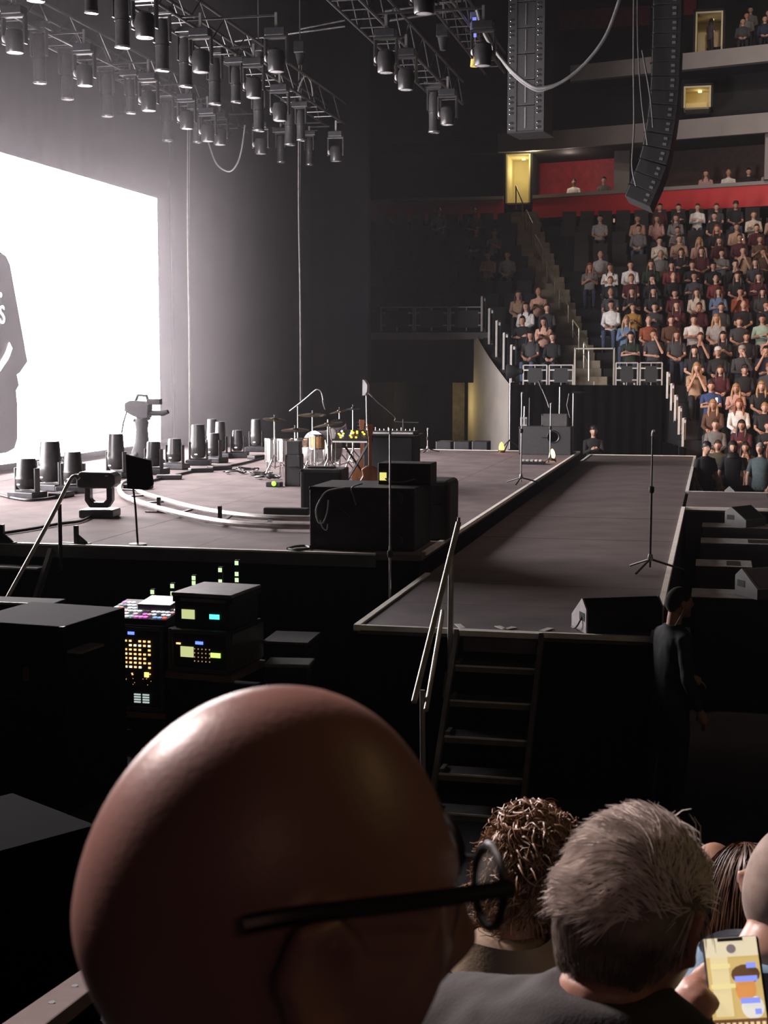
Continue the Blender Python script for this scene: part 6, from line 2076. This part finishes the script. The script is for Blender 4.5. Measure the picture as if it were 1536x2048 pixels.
ui('keyboard_area', -0.033, 0.033, -0.071, -0.034, glow('ui_kb', (0.28, 0.13, 0.05), 0.5), 0.0018)
for r_ in range(4):
    for c_ in range(9):
        x = -0.029 + c_ * 0.00725
        y = -0.041 - r_ * 0.0085
        ui('key', x - 0.0022, x + 0.0022, y - 0.0026, y + 0.0026, glow('ui_key', (0.95, 0.70, 0.40), 0.9), 0.0024)

# curly-haired person in a tan jacket
root, hc, loc, inv = near_person(1062, 1738, 3.25, 20, 'person with curly light brown hair in a tan jacket', nearskin('skin_curly', (0.42, 0.24, 0.18)), mat('cloth_tanjacket', (0.30, 0.235, 0.165), 0.85, 0, 0.12, 15, 0.08, 160), None, None, 1.05, -0.03, 0.008, (30, 26), (-0.03, -0.045))
HCU = hairmat('hair_curly', (0.10, 0.055, 0.030), (0.40, 0.25, 0.15))
creg = lambda p: scalp(p) or (p.y > 0.0 and p.z > -0.10)
mb = MB()
hair_cap(mb, hc, 0.016, 36, 30, None, creg, 0.3)
mb.build('hair_base', HCU, root, True)
strands('hair_curls', root, HCU, hc, 1500, lambda p: 0.085 + 0.02 * (p.y > 0.02), 0.0030, lambda p: (p.x * 6, 0.1, -0.7 if p.z < 0.08 else 0.1), 8, creg, 0.010, 1.4, 0.5, 0.012, 9, 0.25, 0.9, 1.4)
cl = MB()
cl.loft([(0, 0.018, 1.045, 0.105, 0.09), (0, 0.02, 1.10, 0.088, 0.078), (0, 0.022, 1.105, 0.096, 0.086), (0, 0.016, 1.03, 0.14, 0.105)], 24)
cl.build('jacket_collar', MATS['cloth_tanjacket'], root, True)

# light-blue shirt man, brown-haired woman in denim, person in front of them
root, hc, loc, inv = near_person(1590, 1788, 2.62, 30, 'man with shaved grey hair in a light blue collared shirt', nearskin('skin_blue', (0.46, 0.28, 0.21)), mat('cloth_lightblue', (0.20, 0.33, 0.46), 0.85, 0, 0.15, 15, 0.08, 160), None, None, 1.1, -0.03, 0.008, (30, 26), (-0.05, -0.085))
mb = MB()
hair_cap(mb, hc, 0.0035, 40, 34)
mb.build('stubble_hair', hairmat('hair_stub', (0.22, 0.17, 0.145), (0.34, 0.27, 0.235), 0.8), root, True)
cl = MB()
cl.loft([(0, 0.018, 1.045, 0.105, 0.09), (0, 0.02, 1.105, 0.080, 0.074), (0, 0.022, 1.112, 0.088, 0.082), (0, 0.016, 1.035, 0.135, 0.105)], 24)
cl.build('shirt_collar', MATS['cloth_lightblue'], root, True)
root, hc, loc, inv = near_person(1494, 1796, 3.60, -12, 'long brown-haired woman in a denim jacket', SKINS[0], mat('cloth_denimjacket', (0.09, 0.14, 0.22), 0.9, 0, 0.3, 30, 0.15, 150), None, None, 0.95, -0.03, 0.008, (30, 26), (-0.03, -0.05))
HBR = hairmat('hair_longbrown', (0.035, 0.016, 0.009), (0.13, 0.06, 0.03))
mb = MB()
hair_cap(mb, hc, 0.012, 30, 26)
mb.build('hair_base', HBR, root, True)
strands('hair_lengths', root, HBR, hc, 2200, lambda p: 0.30, 0.0014, lambda p: (p.x * 3, 0.35, -1.0), 10, scalp, 0.002, 0.7, 0.12, 0.010, 10, 0.10, 4.0)
near_person(1428, 1764, 4.55, 0, 'person with a shaved head beyond the long-haired woman', SKINS[0], CLM['charcoal'], None, None, 1.0, -0.03, 0.01, (24, 20))

# steps and seats under the near people
rows = {}
for lab, l in NEAR:
    rows.setdefault(round(l.y / 0.75), []).append(l)
last = 2.4
for k in range(0, 6):
    z = min([q.z for q in rows[k]]) if k in rows else last - 0.27
    z = min(z, last - 0.02)
    y = sum(q.y for q in rows[k]) / len(rows[k]) if k in rows else k * 0.75
    MB().box(-1.2, 4.0, k * 0.75 - 0.375, k * 0.75 + 0.374, 0, z).build('row_step', TIER, own)
    last = z
for i, (lab, l) in enumerate(NEAR):
    t = thing('stadium_seat', 'black stadium seat under the ' + ' '.join(lab.replace(',', '').split()[:6]), 'seat', (l.x, l.y, l.z), math.pi, 'seats of the near stand')
    if i:
        t.rotation_euler = (0, 0, [q for q in bpy.data.objects if q.get('label') == lab][0].rotation_euler.z)
    MB().prism([(0.20, 0.36), (0.225, 0.36), (0.29, 0.80), (0.265, 0.82)], -0.215, 0.215, 'x').build('backrest', SEATM, t, False, 0.01)
    MB().box(-0.21, 0.21, -0.2, 0.18, 0.34, 0.375).build('seat_pan', SEATM, t, False, 0.01)
    MB().box(-0.03, 0.03, 0.1, 0.2, -0.6, 0.36).build('seat_post', SEATM, t)

# crewman standing by the runway
q = PY(1352, 1206, 10.6)
sk, sh, tr, bo, hc = figure('lap', 12, (30, 26), True, (((0.25, 0.0, 0.74), (0.16, -0.20, 0.64)), ((-0.25, 0.02, 0.72), (-0.22, -0.10, 0.46))), sleeve=1)
sc = 0.985
root = sk.build('person', SKINS[1], None, True, 0, (q.x, q.y, 0), math.pi - math.radians(62))
voxel(root, 0.008, 3)
root.scale = (1, 1, q.z / hc.z)
s = sh.build('shirt', mat('cloth_crew', (0.022, 0.028, 0.034), 0.85), root, True)
voxel(s, 0.012, 5)
folds(s, 0.012, 0.1)
tr.build('trousers', CLM['black'], root, True)
bo.build('shoes', CLM['black'], root, True)
mb = MB()
hair_cap(mb, hc, 0.005, 40, 34)
mb.build('hair', hairmat('hair_buzz', (0.014, 0.010, 0.008), (0.03, 0.022, 0.018), 0.95), root, True)
MB().tube([(hc.x - 0.08, hc.y, hc.z - 0.02), (hc.x - 0.09, hc.y + 0.03, hc.z - 0.08), (hc.x - 0.06, hc.y + 0.06, hc.z - 0.16)], 0.004, 6).build('earpiece_cord', mat('cord_white', (0.6, 0.6, 0.58), 0.5), root, True)
MB().bar((-0.13, 0.0, 1.475), (-0.17, 0.04, 1.445), 0.05, 0.006).build('collar_badge', mat('cord_white', (0.6, 0.6, 0.58), 0.5), root)
tag(root, 'dark-haired crewman in black standing beside the runway end', 'person')

# ------------------------------------------------------------------ haze over the stage
def haze(name, label, box, dens, aniso):
    hz = MB().box(*box).build(name)
    m = bpy.data.materials.new(name + '_air')
    m.use_nodes = True
    nt = m.node_tree
    nt.nodes.remove(nt.nodes['Principled BSDF'])
    v = nt.nodes.new('ShaderNodeVolumeScatter')
    v.inputs['Color'].default_value = (0.97, 0.93, 0.98, 1)
    v.inputs['Density'].default_value = dens
    v.inputs['Anisotropy'].default_value = aniso
    nt.links.new(v.outputs[0], nt.nodes['Material Output'].inputs['Volume'])
    hz.data.materials.append(m)
    tag(hz, label, 'haze', None, 'stuff')


haze('haze', 'thicker theatrical haze hanging before the video wall', (-12.7, -9.3, 13.7, 33.2, 1.6, 12.5), 0.0115, 0.2)
haze('haze', 'thin theatrical haze over stage and floor', (-13.6, 2.0, 4.2, 34.5, 0.02, 15.0), 0.0006, 0.0)
